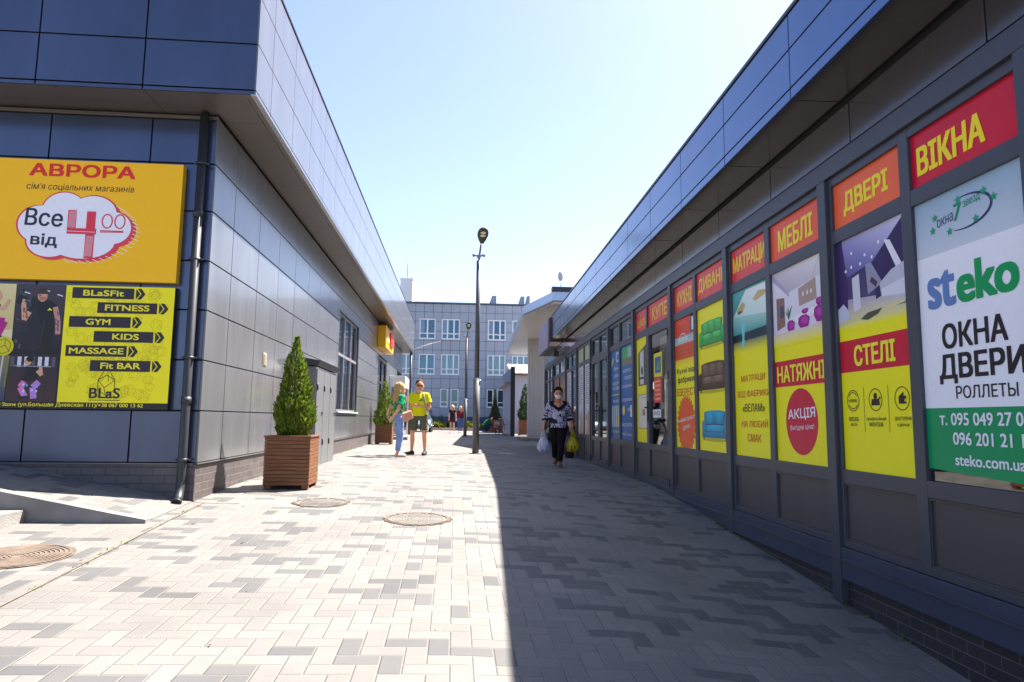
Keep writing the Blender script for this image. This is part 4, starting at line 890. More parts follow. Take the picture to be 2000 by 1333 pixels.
m = MB(F); m.poly([(GXP+.16, s+.2, 2.2), (GXP+.16, mid-.2, 2.2), (GXP+.16, mid-.2, .95), (GXP+.16, s+.2, .95)]); m.build('door_glass_brightener', mat('pale_brightener_sheet', (.6, .59, .57), .9, 0, .12, 9, grain=(1, 1, 12)), RB)  # added pale sheet, brightens the glass in place of reflections and bright interior
p, q = mid+.035, t-.1; W = q-p
a = wart(p, q, ZP0); a.rect(0, W, 0, WP, YF, 0); a.poly([(W*.15, WP*.42+.2), (W*.95, WP*.42+.2), (W*.95, WP*.93), (W*.15, WP*.86)], S(70, 84, 70), 1); a.poly([(W*.3, WP*.55), (W*.65, WP*.55), (W*.65, WP*.88), (W*.3, WP*.86)], S(206, 210, 206), 2); a.disc(W*.5, WP*.68, .06, .07, S(30, 30, 30), 3); a.rect(W*.3, W*.65, WP*.6, WP*.62, S(40, 40, 40), 3)
a.rect(W*.15, W*.9, WP*.13, WP*.45, S(226, 222, 210), 1); a.path([(W*.15, WP*.13), (W*.9, WP*.13), (W*.9, WP*.45), (W*.15, WP*.45), (W*.15, WP*.13)], .012, S(150, 140, 130), 2); a.rect(W*.5, W*.72, WP*.25, WP*.31, S(170, 130, 90), 2); a.rect(W*.4, W*.85, WP*.42, WP*.425, S(120, 110, 100), 2)
a.done('window_poster', 'narrow yellow wardrobe poster beside the dark shop door', 'poster', worg(p, q, ZP0))
header(p, q, 'ШАФИ', RE1, S(250, 206, 40), .08, .98, 'red header lettered ШАФИ beside the door', .02, 0, .2, .62)
p, q = s+.07, mid-.035; header(p, q, 'КУПЕ', RE1, S(250, 206, 40), .2, .84, 'red header lettered КУПЕ over the door', .03)
a = wart(p+.1, q-.1, .565, .0); W = q-p-.2
a.rect(W*.28, W*.7, 1.0, 1.36, S(226, 214, 30), 0); a.rect(W*.34, W*.64, 1.06, 1.3, S(40, 90, 160), 1); a.poly([(W*.4, 1.12), (W*.6, 1.1), (W*.55, 1.26)], S(60, 170, 90), 2); a.rect(W*.28, W*.66, .62, .99, S(222, 56, 40), 0)
for t in range(5): a.rect(W*.33, W*.61, .66+.065*t, .69+.065*t, S(240, 160, 120), 1)
a.rect(W*.2, W*.62, .4, .52, S(230, 230, 234), 0); a.text('ВХІД', W*.25, W*.57, .43, .49, S(90, 90, 100), .02, 1)
a.done('door_sticker', 'yellow and red stickers on the glass of the dark shop door', 'sticker', worg(p, q, 1.0))
# blue posters
BL = S(10, 92, 170); TW = S(222, 232, 244)
for k_, (p, q) in enumerate(bays[11.49]):
    W = q-p; a = wart(p, q, ZP0); a.grad(0, W, 0, WP, S(8, 84, 160), S(20, 108, 184), 0)
    if k_ == 1:
        a.poly([(W*.1, WP*.84), (W*.26, WP*.93), (W*.32, WP*.9), (W*.16, WP*.82)], YT, 1); a.rect(W*.6, W*.95, WP*.86, WP*.97, S(190, 214, 236), 1); a.rect(W*.68, W*.88, WP*.88, WP*.95, S(70, 130, 190), 1.5)
        for body, z0, w0, w1 in (('ВІКНА', .77, .35, .85), ('ДВЕРІ', .685, .35, .9), ('РОЛЕТНІ', .60, .2, .95), ('СИСТЕМИ', .545, .2, .95), ('ФАСАДИ', .40, .25, .85)): a.text(body, W*w0, W*w1, WP*z0, WP*(z0+.038), TW, .03, 2)
        a.rect(W*.1, W*.95, WP*.487, WP*.497, YT, 1)
        a.rect(W*.1, W*.9, WP*.13, WP*.37, S(150, 180, 190), 1)
        for t in range(7): a.rect(W*(.14+.11*t), W*(.18+.11*t), WP*.15, WP*.35, S(40, 60, 70) if t % 2 else S(230, 236, 240), 1.6)
        a.disc(W*.86, WP*.2, .07, .1, YT, 2.4); a.text('095 706 08', W*.1, W*.95, WP*.065, WP*.095, S(200, 226, 210), .02, 2)
    else:
        a.rect(W*.1, W*.9, WP*.84, WP*.98, S(60, 170, 90), 1); a.rect(W*.55, W*.9, WP*.86, WP*.97, S(150, 190, 190), 1.5); a.rect(W*.1, W*.8, WP*.79, WP*.86, S(120, 120, 90), 1.2); a.disc(W*.88, WP*.8, .08, .1, S(246, 190, 30), 2)
        for body, z0, w0, w1 in (('ВОРОТА', .71, .2, .9), ('РОЛЕТИ', .635, .3, .9), ('СОНЦЕЗАХИСТ', .545, .08, .97), ('ПІДВІКОННЯ', .40, .08, .97), ('ЗИМА', .30, .5, .9), ('МОСКІТКИ', .14, .08, .95)): a.text(body, W*w0, W*w1, WP*z0, WP*(z0+.036), TW, .03, 2)
        a.disc(W*.2, WP*.31, .09, .09, YT, 1.5); a.rect(W*.7, W*.9, WP*.24, WP*.36, S(230, 236, 240), 1); a.text('095 706 08', W*.1, W*.95, WP*.045, WP*.07, S(200, 226, 210), .02, 2)
    a.done('window_poster', ['blue poster with an orange dot and green shutter picture, nearer of the blue pair', 'blue poster with a window grille picture, farther of the blue pair'][k_], 'poster', worg(p, q, ZP0))
# double door bay
s, t = 13.65, 15.75; mid = 14.72
m = MB(F)
m.box(x, x+d, s+.05, s+.08, -.05, 2.8); m.box(x, x+d, t-.08, t-.05, -.05, 2.8)
for p, q in ((s+.08, mid-.03), (mid+.03, t-.08)):
    for z0, z1 in ((ZP1+.02, ZH0), (ZH1, 2.8)): m.box(x+.002, x+d-.002, p, q, z0, z1)
m.box(x, x+d, mid-.03, mid+.03, 2.3, 2.8); wv = m.build('window', FRAME, RB, None, .004)
for p, q in ((s+.08, mid-.03), (mid+.03, t-.08)): pane(wv, p, q, ZH0, ZH1)
leaf(s+.085, mid-.004, 2.29, mid-.08, 'door', s+.09); leaf(mid+.004, t-.085, 2.29, mid+.2, 'door', t-.09)
# far bays
for s, t, mid in ((17.85, 20.0, 18.9), (20.0, 23.2, 21.6), (23.2, 25.7, 24.4)): bays[s] = bay(s, t, mid)
def sheet(p, q, z0, h, base, label, fn=None):
    a = wart(p, q, z0); a.rect(0, q-p, 0, h, base, 0)
    if fn: fn(a, q-p, h)
    a.done('window_poster', label, 'poster', worg(p, q, z0))
def notice(a, W, H):
    for t in range(18): a.rect(W*.12, W*(.5+.4*pr.random()), H*(.95-.03*t), H*(.962-.03*t), S(120, 124, 150), 1)
    a.poly([(W*.2, 0), (W*.8, 0), (W*.7, H*.3), (W*.45, H*.36), (W*.3, H*.25)], S(196, 150, 130), 1); a.poly([(W*.1, H*.2), (W*.3, H*.22), (W*.3, H*.32)], S(40, 150, 90), 1.5)
for k_, (p, q) in enumerate(bays[15.75]):
    sheet(p, q, ZP0, WP, S(214, 216, 232), ['white notice poster with lines of text, right one of the far pair', 'white notice poster with lines of text, left one of the far pair'][k_], notice)
    sheet(p, q, ZH0, ZH1-ZH0, S(176, 190, 150), ['pale green transom film, right one above the white notices', 'pale green transom film, left one above the white notices'][k_])
p, q = bays[17.85][1]; sheet(p, q, ZP0, WP, S(206, 208, 226), 'white price list film in the far window behind the masked woman', notice)
def food(a, W, H):
    for t in range(22): a.disc(W*pr.uniform(.1, .9), H*pr.uniform(.05, .95), pr.uniform(.05, .14), pr.uniform(.05, .12), pr.choice([S(150, 84, 50), S(190, 120, 70), S(120, 50, 40), S(210, 170, 110)]), 1+.02*t)
for k_, (p, q) in enumerate(bays[20.0]): sheet(p, q, ZP0, WP, S(140, 96, 74), ['brown food picture film in the far shop window, right one', 'brown food picture film in the far shop window, left one'][k_], food)
# sign box hanging at the fascia end
HB = thing('hanging_sign_box', 'grey lilac advertising box hanging at the far end of the right fascia', 'sign', F @ Vector((2.5, 20.6, 3.1)), -AR)
m = MB(F); m.box(2.28, 2.78, 20.3, 20.45, 3.25, 4.0); m.build('end_box', mat('dark_brown_box', S(70, 50, 54), .4, 0, .3, 3), HB, None, .01)
m = MB(F); m.box(2.26, 2.34, 20.46, 23.4, 3.1, 3.98); m.build('lilac_board', mat('lilac_board', S(150, 140, 170), .35, 0, .25, 2), HB, None, .01)
m = MB(F); m.box(2.345, 2.70, 20.46, 23.4, 3.1, 3.14); m.build('bottom_tray', SOFFIT, HB)
SL = thing('spotlight', 'small dark spotlight under the hanging advertising box', 'lamp', F @ Vector((2.5, 20.8, 2.9)), -AR)
m = MB(F); m.tube([(2.55, 20.8, 3.1), (2.55, 20.8, 3.02)], .02, 8); m.box(2.47, 2.63, 20.7, 20.95, 2.86, 3.02); m.build('lamp_body', DARK, SL, None, .01)

# ================================================================== STREET LAMPS
def lamp(name, label, x, y, h):
    g = gz(x, y); L = thing(name, label, 'street lamp', (x, y, g), 0, 'grey street lamps along the lane')
    m = MB(); m.tube([(x, y, g), (x, y, g+1.98)], .088, 20); m.tube([(x, y, g), (x, y, g+.02)], .16, 20); m.build('lower_pole', POLE, L)
    m = MB(); m.tube([(x, y, g+1.98), (x, y, g+2.03)], [.088, .066], 20, cap=False); m.tube([(x+.09, y-.02, g+1.95), (x+.12, y-.02, g+1.95)], .035, 10); m.build('collar', CHROME, L)
    m = MB(); m.tube([(x, y, g+2.03), (x, y, g+5.27)], [.064, .058], 20); m.build('upper_pole', POLE, L)
    m = MB(); m.tube([(x+.005, y, g+5.27), (x+.03, y-.01, g+5.5), (x+.06, y-.06, g+5.72)], .027, 10); m.build('arm', POLE, L)
    hd = MB(); n = 20; c0 = Vector((x+.075, y-.1, g+5.74)); ax = Vector((.06, -.62, .62)).normalized(); sd_ = Vector((1, 0, 0)); nd = sd_.cross(ax).normalized()
    if nd.z > 0: nd = -nd
    prof = [(0, .05), (.06, .075), (.14, .115), (.24, .148), (.34, .15), (.42, .125), (.47, .08), (.49, .02)]
    top = [[hd.vert(c0+ax*d_+sd_*w_*math.cos(math.pi*2*q/n)+nd*(.045 if math.sin(math.pi*2*q/n) > 0 else -.075)*(w_/.15)**.5*abs(math.sin(math.pi*2*q/n))**.6*(1 if math.sin(math.pi*2*q/n) > 0 else 1)) for q in range(n)] for d_, w_ in prof]
    for a_, b_ in zip(top, top[1:]):
        for q in range(n): hd.face([a_[q], a_[(q+1) % n], b_[(q+1) % n], b_[q]], None, True)
    hd.face(top[0]); hd.face(top[-1][::-1]); head = hd.build('lamp_head', mat('lamp_housing', S(74, 74, 66), .45, .2), L)
    for d_ in (.27, .36):
        lm = MB()
        c_ = c0+ax*d_+nd*.05
        pts = [c_+sd_*.075*math.cos(2*math.pi*q/18)+ax*.038*math.sin(2*math.pi*q/18) for q in range(18)]
        lm.hexa(pts, [p+nd*.012 for p in pts])
        lm.build('led_module', mat('led_lens', S(240, 220, 180), .2), head)
    cm = MB(); z = g+5.32
    for sg in (-1, 1): cm.tube([(x+sg*.04, y-.04, z+.06), (x+sg*.1, y-.06, z+.1), (x+sg*.15, y-.1, z+.07)], [.014, .03, .045], 10)
    cm.box(x-.05, x+.05, y-.1, y-.03, z+.02, z+.1); cm.build('loudspeaker', mat('speaker_grey', (.25, .26, .28), .5), L)
    return L
lamp('street_lamp', 'tall grey street lamp nearest the camera, at the shadow edge', .585, 18.5, 5.9)
lamp('street_lamp', 'smaller looking grey street lamp farther back beside the two walking women', .587, 36.8, 5.9)

# ================================================================== PLANTERS AND CONIFERS
def planter(label, x, y, mt, w=.56, h=.66, rz=0):
    g = gz(x, y); T = thing('wooden_planter', label, 'planter', (x, y, g), rz, 'square slatted wooden planters')
    F_ = Matrix.Translation((x, y, g)) @ Matrix.Rotation(rz, 4, 'Z'); hw = w/2; n = 13
    m = MB(F_); hs = (h-.06)/n
    for q in range(n):
        z0 = .045+hs*q; z1 = z0+hs-.0045; j = rnd.uniform(-.0015, .0015)
        m.box(-hw, hw, -hw+j, -hw+.022+j, z0, z1); m.box(-hw, hw, hw-.022, hw, z0, z1); m.box(-hw+j, -hw+.022+j, -hw+.0235, hw-.0235, z0, z1); m.box(hw-.022+j, hw+j, -hw+.0235, hw-.0235, z0, z1)
    m.build('slat_sides', mt, T, None, .003)
    m = MB(F_); e = .045
    m.box(-hw-.012, hw+.012, -hw-.012, -hw+e, h-.02, h); m.box(-hw-.012, hw+.012, hw-e, hw+.012, h-.02, h); m.box(-hw-.012, -hw+e, -hw+e, hw-e, h-.02, h); m.box(hw-e, hw+.012, -hw+e, hw-e, h-.02, h)
    m.build('rim', mt, T, None, .003)
    m = MB(F_)
    for sx in (-1, 1):
        for sy in (-1, 1): m.box(sx*(hw-.05)-.04, sx*(hw-.05)+.04, sy*(hw-.05)-.04, sy*(hw-.05)+.04, 0, .045)
    m.box(-hw+.025, hw-.025, -hw+.025, hw-.025, .05, .06); m.build('base', mt, T)
    m = MB(F_); m.box(-hw+.023, hw-.023, -hw+.023, hw-.023, .062, h-.05); m.build('soil', SOIL, T)
    return g+h-.05
def conifer(label, x, y, z, h, rad, n, cols, seed, name='conifer', shape=None, group='clipped conifers along the lane', cat='conifer', leafs=26, ll=.075):
    r_ = random.Random(seed); T = thing(name, label, cat, (x, y, z), 0, group)
    m = MB(); m.tube([(x, y, z-.02), (x, y, z+h*.5), (x, y, z+h*.93)], [.025, .016, .004], 8); m.build('trunk', BARK, T)
    shape = shape or (lambda t: (1-t)**.72*(.78+.22*min(1, t/.12)))
    bump = [(r_.uniform(0, 6.28), r_.uniform(0, 1), r_.uniform(-.25, .28)) for _ in range(26)]
    m = MB()
    for q in range(n):
        t = 1-math.sqrt(r_.random()) if r_.random() < .8 else r_.random()
        t = min(.985, t); a = r_.uniform(0, 6.283)
        k = 1+sum(b[2]*math.exp(-((t-b[1])/.07)**2-((math.cos(a-b[0])-1)/.25)**2) for b in bump)
        R_ = rad*shape(t)*k; rr = R_*(1-.5*r_.random()**2.2)
        c = Vector((x+rr*math.cos(a), y+rr*math.sin(a), z+.02+t*h*.97))
        out = Vector((math.cos(a), math.sin(a), 0)); base = cols[int(r_.random()*len(cols))]; v = r_.uniform(.7, 1.3)
        main = (out*r_.uniform(.25, .9)+Vector((0, 0, 1))*r_.uniform(.7, 1.3)+Vector((r_.uniform(-.4, .4), r_.uniform(-.4, .4), 0))).normalized()
        side = main.cross(Vector((r_.uniform(-1, 1), r_.uniform(-1, 1), r_.uniform(-.4, .4)))).normalized()
        sz = ll*r_.uniform(.7, 1.25)*(1-.35*t)
        for s_ in range(leafs//4):
            f_ = (s_+.5)/(leafs//4); p = c+main*(f_-.25)*sz*1.2
            for sg in (-1, 1):
                d = (main*.75+side*sg*.8*(1-f_*.5)+out*r_.uniform(-.2, .25)).normalized(); L_ = sz*.55*(1.05-f_*.6); wv = d.cross(main.cross(side)).normalized()*sz*.10
                col = tuple(min(.5, cc*v*r_.uniform(.8, 1.25)) for cc in base)
                m.poly([p-wv*.4, p+d*L_*.5-wv, p+d*L_, p+d*L_*.5+wv, p+wv*.4], col)
    m.build('crown', LEAF, T)
    return T
GREEN = [(.155, .215, .02), (.115, .18, .016), (.23, .275, .035), (.07, .125, .012)]
PROF = [(0, .8), (.1, .98), (.2, 1.), (.32, .92), (.42, .72), (.52, .64), (.62, .58), (.75, .42), (.88, .22), (1, .02)]
def prof(t):
    for (a, b), (c, d) in zip(PROF, PROF[1:]):
        if t <= c: return b+(d-b)*(t-a)/(c-a)
    return .02
DGREEN = [(.035, .07, .015), (.05, .085, .02), (.025, .055, .012)]
zt = planter('nearest wooden planter by the left wall, holding the tallest bright conifer', -2.075, 9.13, WOOD)
conifer('bright green pointed conifer nearest the camera, in the front planter', -2.08, 9.14, zt, 1.36, .245, 4300, GREEN, 5, shape=prof, ll=.05)
zt = planter('wooden planter behind the woman in the green blouse', -2.36, 23.7, WOOD)
conifer('conifer in the planter just left of the woman in the green blouse', -2.36, 23.7, zt, 1.55, .34, 1200, GREEN, 6, leafs=20, ll=.1)
zt = planter('wooden planter seen between the woman in green and the man in yellow', -2.3, 34.5, WOOD)
conifer('conifer half hidden between the green bloused woman and the man in yellow', -2.3, 34.5, zt, 1.7, .34, 800, GREEN, 8, leafs=16, ll=.12)
zt = planter('dark wooden planter beside the white siding wall on the right', 4.45, 43.2, WOODD, .8, .95)
conifer('dark conifer in front of the metal roofed hut on the right', 4.45, 43.2, zt, 2.35, .48, 1200, DGREEN, 9, leafs=16, ll=.16)
zt = planter('dark planter behind the crouching person', 3.05, 50, WOODD, .8, .95)
conifer('slim dark conifer behind the crouching person', 2.95, 50, zt, 2.3, .36, 800, DGREEN, 10, leafs=16, ll=.16, shape=lambda t: .95*(1-t)**.9 if t < .45 else .5*(1-t)**.8)
# round shrub in a brown pot beside the shop row
SX, SY = 3.02, 19.6
T = thing('flower_pot', 'red brown square pot holding a round bush behind the masked woman', 'pot', (SX, SY, gz(SX, SY)))
g = gz(SX, SY); m = MB(); m.hexa([(SX-.17, SY-.17, g), (SX+.17, SY-.17, g), (SX+.17, SY+.17, g), (SX-.17, SY+.17, g)], [(SX-.21, SY-.21, g+.3), (SX+.21, SY-.21, g+.3), (SX+.21, SY+.21, g+.3), (SX-.21, SY+.21, g+.3)]); m.box(SX-.225, SX+.225, SY-.225, SY+.225, g+.3, g+.34); m.build('pot_body', mat('terracotta', S(120, 64, 46), .7, 0, .2, 6), T, None, .008)
def bush(label, x, y, z, r, h, n, cols, seed, name='shrub', ll=.07, group=None):
    r_ = random.Random(seed); T = thing(name, label, 'shrub', (x, y, z), 0, group); m = MB(); m.tube([(x, y, z-.02), (x, y, z+h*.5)], [.02, .01], 6); m.build('trunk', BARK, T); m = MB()
    for q in range(n):
        a, b = r_.uniform(0, 6.283), math.acos(r_.uniform(-.75, 1)); k = r_.uniform(.55, 1)*(1+.2*math.sin(3*a+seed)*math.sin(2*b))
        d = Vector((math.sin(b)*math.cos(a), math.sin(b)*math.sin(a), math.cos(b))); c = Vector((x, y, z+h*.5))+Vector((d.x*r*k, d.y*r*k, d.z*h*.5*k)); col = tuple(cc*r_.uniform(.7, 1.3) for cc in cols[q % len(cols)])
        for s_ in range(4):
            u_ = (d+Vector((r_.uniform(-1, 1), r_.uniform(-1, 1), r_.uniform(-.6, 1)))).normalized(); w_ = u_.cross(Vector((r_.uniform(-1, 1), r_.uniform(-1, 1), r_.uniform(-1, 1)))).normalized()*ll*.3
            m.poly([c, c+u_*ll*.5-w_, c+u_*ll, c+u_*ll*.5+w_], col)
    m.build('crown', LEAF, T)
bush('round dark green bush in the red brown pot by the right wall', SX, SY, g+.3, .3, .5, 900, DGREEN, 3, ll=.08)

# ================================================================== MANHOLES
def manhole(label, x, y, r, kind):
    g = gz(x, y); T = thing('manhole_cover', label, 'manhole cover', (x, y, g)); n = 48
    def rg(m, r0, r1, h, hw=0):
        for q in range(n):
            t0, t1 = 2*math.pi*q/n, 2*math.pi*(q+1)/n; p = []
            for rr, tt in ((r0, t0), (r1, t0), (r1, t1), (r0, t1)): X_, Y_ = x+rr*math.cos(tt), y+rr*math.sin(tt); p.append((X_, Y_, gz(X_, Y_)+h+hw*math.sin(tt*7+rr*40)))
            m.poly(p)
    m = MB(); rg(m, r*.93, r, .012, .002); rg(m, r, r*1.06, .007, .002); m.build('rim', IRON, T)
    m = MB(); m.disc((x, y), r*.93, .006, n, None, gz); m.build('cover', IRON if kind else PAVING, T)
    if kind:
        m = MB()
        for q in range(9): rg(m, r*(.12+.09*q), r*(.155+.09*q), .012)
        m.build('ribs', mat('rib_iron', (.16, .118, .09), .8, 0, .25, 9, .3, 60), T)
    else:
        m = MB(); r_ = random.Random(int(x*100))
        for q in range(190):
            t = r_.uniform(0, 6.283); rr = r*r_.uniform(.92, 1.1); X_, Y_ = x+rr*math.cos(t), y+rr*math.sin(t); e = r_.uniform(.003, .011); d = r_.uniform(-.5, .5)
            m.hexa([(X_-e*2, Y_-e, gz(X_, Y_)), (X_+e*2, Y_-e+d*e, gz(X_, Y_)), (X_+e*1.6, Y_+e, gz(X_, Y_)), (X_-e*1.5, Y_+e, gz(X_, Y_))], [(X_-e*1.5, Y_-e*.6, gz(X_, Y_)+e*.8), (X_+e*1.6, Y_-e*.6, gz(X_, Y_)+e*.7), (X_+e, Y_+e*.6, gz(X_, Y_)+e*.9), (X_-e, Y_+e*.6, gz(X_, Y_)+e*.6)])
        for q in range(7): rr = r*(.2+.1*q); rg(m, rr, rr+.006, .0085)
        m.build('crumbled_edge', mat('brown_mortar', (.14, .105, .075), .95, 0, .4, 20, .4, 60), T)
manhole('paver filled manhole with a crumbling brown rim, nearer the wooden planter', -1.46, 7.93, .28, 0)
manhole('paver filled manhole with a crumbling brown rim, nearer the shadow edge', -.345, 7.08, .31, 0)
manhole('brown ribbed iron manhole cover at the left edge of the picture', -3.17, 5.44, .345, 1)

# ================================================================== FAR BUILDING
FB = thing('office_block', 'three storey grey blue clad block with white windows closing the lane', 'building', (1, 64, 0))
FYB = 60.
m = MB(); m.box(-34, 40, FYB+.9, FYB+14, 0, 11.05); m.box(-34, 40, FYB+.05, FYB+.899, 0, 1.0); m.box(-34, 40, FYB+.1, FYB+.899, 10.9, 11.04); m.build('core_wall', FARJ, FB)
wins = []
for c, (x0, x1) in enumerate(((-11.2, -9.6), (-8.2, -6.7), (-5.4, -3.75), (-3.2, -1.8), (-1.25, .33), (2.82, 4.4), (5.0, 6.5), (8.2, 9.7), (11, 12.5), (14, 15.6), (17, 18.6))):
    for f_, (z0, z1) in enumerate(((7.9, 9.68), (4.78, 6.55))): wins.append((x0, x1, z0, z1, c, f_))
for x0, x1 in ((-8.2, -7.5), (-7.2, -6.5), (-4.4, -3.72), (-1.26, -.6), (-.37, .33), (2.8, 3.38), (3.7, 4.32), (8.2, 8.9), (11, 11.7), (12, 12.7)): wins.append((x0, x1, 1.95, 3.54, 99, 2))
holes = [(q[0], q[1], q[2], q[3]) for q in wins]
vx = [-34+.78*q for q in range(96)]; hz_ = [1.1, 1.9, 2.72, 3.56, 4.4, 5.24, 6.08, 6.92, 7.76, 8.6, 9.44, 10.28, 11.02]
m = MB(); panels(m, lambda a, b, c, d: m.box(a, b, FYB, FYB+.06, c, d), vx, hz_, .028, holes); m.build('cladding', FARP, FB)
m = MB(); m.box(-34, 40, FYB-.03, FYB+.049, 0, 1.08); m.build('plinth', mat('blue_plinth', S(72, 80, 108), .7, 0, .1, 3), FB)
m = MB(); m.box(-34.2, 40.2, FYB-.12, FYB+.5, 11.05, 11.17); m.build('roof_edge', mat('roof_edge_metal', S(90, 96, 112), .4, .3), FB)
m = MB(); m.box(-34, 40, FYB+.5, FYB+14, 11.06, 11.1); m.build('roof', DARK, FB)
for (x0, x1, z0, z1, c, f_) in wins:
    m = MB(); y = FYB+.02; e = .085
    m.box(x0, x0+e, y, y+.1, z0, z1); m.box(x1-e, x1, y, y+.1, z0, z1); m.box(x0+e, x1-e, y, y+.1, z0, z0+e); m.box(x0+e, x1-e, y, y+.1, z1-e, z1)
    tz = z0+(z1-z0)*.27; m.box(x0+e, x1-e, y+.002, y+.098, tz-.04, tz+.04)
    if c != 99:
        fr = (.5,) if c % 4 == 3 else (.32, .68)
        for q in fr: xx = x0+(x1-x0)*q; m.box(xx-.06, xx+.06, y+.004, y+.096, z0+e, z1-e)
    m.box(x0-.05, x1+.05, y-.1, y, z0-.05, z0-.005)
    wv = m.build('window', WHITE, FB)
    r = MB(); r.poly([(x0, y+.06, z0), (x1, y+.06, z0), (x1, y+.06, z1), (x0, y+.06, z1)]); r.build('pane', GLASSF, wv)
    mt = TEALC if (c == 3 and f_ == 1) else (CURTAIN if f_ == 1 and c != 8 else ROOMF)
    r = MB(); n = 16
    for q in range(n): r.poly([(x0+(x1-x0)*q/n, y+.3+.05*(q % 2), z0), (x0+(x1-x0)*(q+1)/n, y+.3+.05*((q+1) % 2), z0), (x0+(x1-x0)*(q+1)/n, y+.3+.05*((q+1) % 2), z1), (x0+(x1-x0)*q/n, y+.3+.05*(q % 2), z1)])
    r.build('curtain', mt, wv)  # the dark sheets stand for unlit rooms, no cloth hangs there
    if mt is ROOMF and c != 99:
        r = MB(); xe = x0+(x1-x0)*(.3 if c % 2 else .42); n = 8
        for q in range(n): r.poly([(x0+(xe-x0)*q/n, y+.2+.04*(q % 2), z0+.5), (x0+(xe-x0)*(q+1)/n, y+.2+.04*((q+1) % 2), z0+.5), (x0+(xe-x0)*(q+1)/n, y+.2+.04*((q+1) % 2), z1), (x0+(xe-x0)*q/n, y+.2+.04*(q % 2), z1)])
        r.build('curtain', CURTAIN, wv)
for x, w_, h_ in ((3.0, .65, .75), (5.7, .55, .75), (6.35, .4, .8)):
    m = MB(); m.prism([(x, FYB+2), (x+w_, FYB+2), (x+w_, FYB+3), (x, FYB+3)], 11.1, 11.5); m.hexa([(x, FYB+2, 11.5), (x+w_, FYB+2, 11.5), (x+w_, FYB+3, 11.5), (x, FYB+3, 11.5)], [(x+w_*.4, FYB+2, 11.5+h_), (x+w_, FYB+2, 11.5+h_), (x+w_, FYB+3, 11.5+h_), (x+w_*.4, FYB+3, 11.5+h_)]); m.build('vent_stack', mat('grey_stack', S(150, 160, 176), .7), FB)
TW_ = thing('tower_block', 'pale narrow tower rising behind the left end of the grey block', 'tower', (-8, 125, 0))
m = MB(); m.box(-10.3, -8.1, 124, 132, 0, 26.2); m.build('shaft', mat('pale_render', S(206, 208, 214), .8, 0, .06, .3), TW_); m = MB(); m.box(-10.4, -8.0, 123.9, 132.1, 26.2, 26.5); m.build('cap', WHITE, TW_); m = MB(); m.tube([(-9.2, 126, 26.5), (-9.2, 126, 30)], .05, 6); m.build('mast', DARK, TW_)

# ================================================================== CANOPY BUILDING, HUT AND KIOSK ON THE RIGHT
CN = thing('canopy_pavilion', 'white sided pavilion with a wide slatted canopy past the shop row', 'building', (5, 28, 0))
pts = [(2.62, 26.5), (3.35, 23.2), (7.5, 23.2), (7.5, 42.3), (3.2, 42.3)]; ZC = 5.0
m = MB(); m.prism(pts, ZC+.04, ZC+.36); m.build('canopy_slab', mat('canopy_fascia', S(176, 190, 214), .3, .4, .04, 1), CN, None, .01)
m = MB(); y = 23.4
while y < 42.1:
    xl = 2.62+(y-26.5)*.0367 if y > 26.5 else 2.62+(26.5-y)*.221+.04
    m.box(xl+.04, 7.4, y, y+.22, ZC-.03, ZC+.038); y += .3
m.build('slats', DASHW, CN)
m = MB(); m.prism([(3.3, 23.14), (7.6, 23.14), (7.6, 23.4), (3.3, 23.4)], ZC+.365, ZC+.52); m.build('gutter', DARK, CN)
m = MB(); x = 3.62
m.box(3.63, 7.3, 34.036, 34.2, -.1, ZC-.035); m.box(5.3, 7.3, 34.21, 38.0, -.1, ZC-.035)
while x < 5.2: m.box(x, x+.085, 34.0, 34.035, -.08, ZC-.04); x += .125
m.build('siding_wall', SIDING, CN)
m = MB(); m.box(3.1, 4.3, 31.0, 33.9, -.1, .1); tag(m.build('kerb_step', CONCD, None, (3.7, 32, 0)), 'low grey step under the canopy by the white siding', 'step')
RL = thing('roof_floodlight', 'small floodlight on a thin stem on top of the white canopy', 'lamp', (3.65, 23.5, 5.5))
m = MB(); m.tube([(3.65, 23.5, 5.36), (3.67, 23.5, 5.8)], .02, 8); m.build('stem', CHROME, RL); m = MB(); m.ell((3.64, 23.45, 5.95), (.095, .08, .19), 12, 8); m.build('lamp_head', mat('pale_lamp', S(190, 190, 186), .4), RL)
HT = thing('metal_hut', 'low lilac hut with a white metal roof behind the dark planter', 'building', (7, 52, 0))
m = MB(); m.box(4.3, 14, 50, 58, -.1, 4.2); m.build('wall', mat('lilac_wall', S(176, 172, 180), .7, 0, .05, 2), HT)
m = MB(); m.hexa([(4.1, 49.6, 4.2), (14.2, 49.6, 4.2), (14.2, 54, 5.2), (4.1, 54, 5.2)], [(4.1, 49.6, 4.28), (14.2, 49.6, 4.28), (14.2, 54, 5.28), (4.1, 54, 5.28)])
for q in range(16): m.hexa([(4.2+.6*q, 49.6, 4.281), (4.26+.6*q, 49.6, 4.281), (4.26+.6*q, 54, 5.281), (4.2+.6*q, 54, 5.281)], [(4.2+.6*q, 49.6, 4.33), (4.26+.6*q, 49.6, 4.33), (4.26+.6*q, 54, 5.33), (4.2+.6*q, 54, 5.33)])
m.build('roof', WHITE, HT); m = MB(); m.box(4.1, 14.2, 49.5, 49.6, 4.12, 4.3); m.build('gutter', mat('brown_gutter', S(120, 84, 64), .6), HT)
KS = thing('kiosk', 'grey kiosk with a dark end post and pale louvred side on the right', 'kiosk', (3.35, 43, 0))
m = MB(); m.box(3.25, 3.50, 39.7, 39.95, -.1, 4.0); m.build('end_post', mat('dark_end_post', S(46, 46, 52), .5), KS)
m = MB(); m.box(3.28, 3.44, 39.95, 47.0, 3.1, 3.95); m.build('sign_band', mat('kiosk_band', S(110, 114, 136), .4, .2), KS, None, .01)
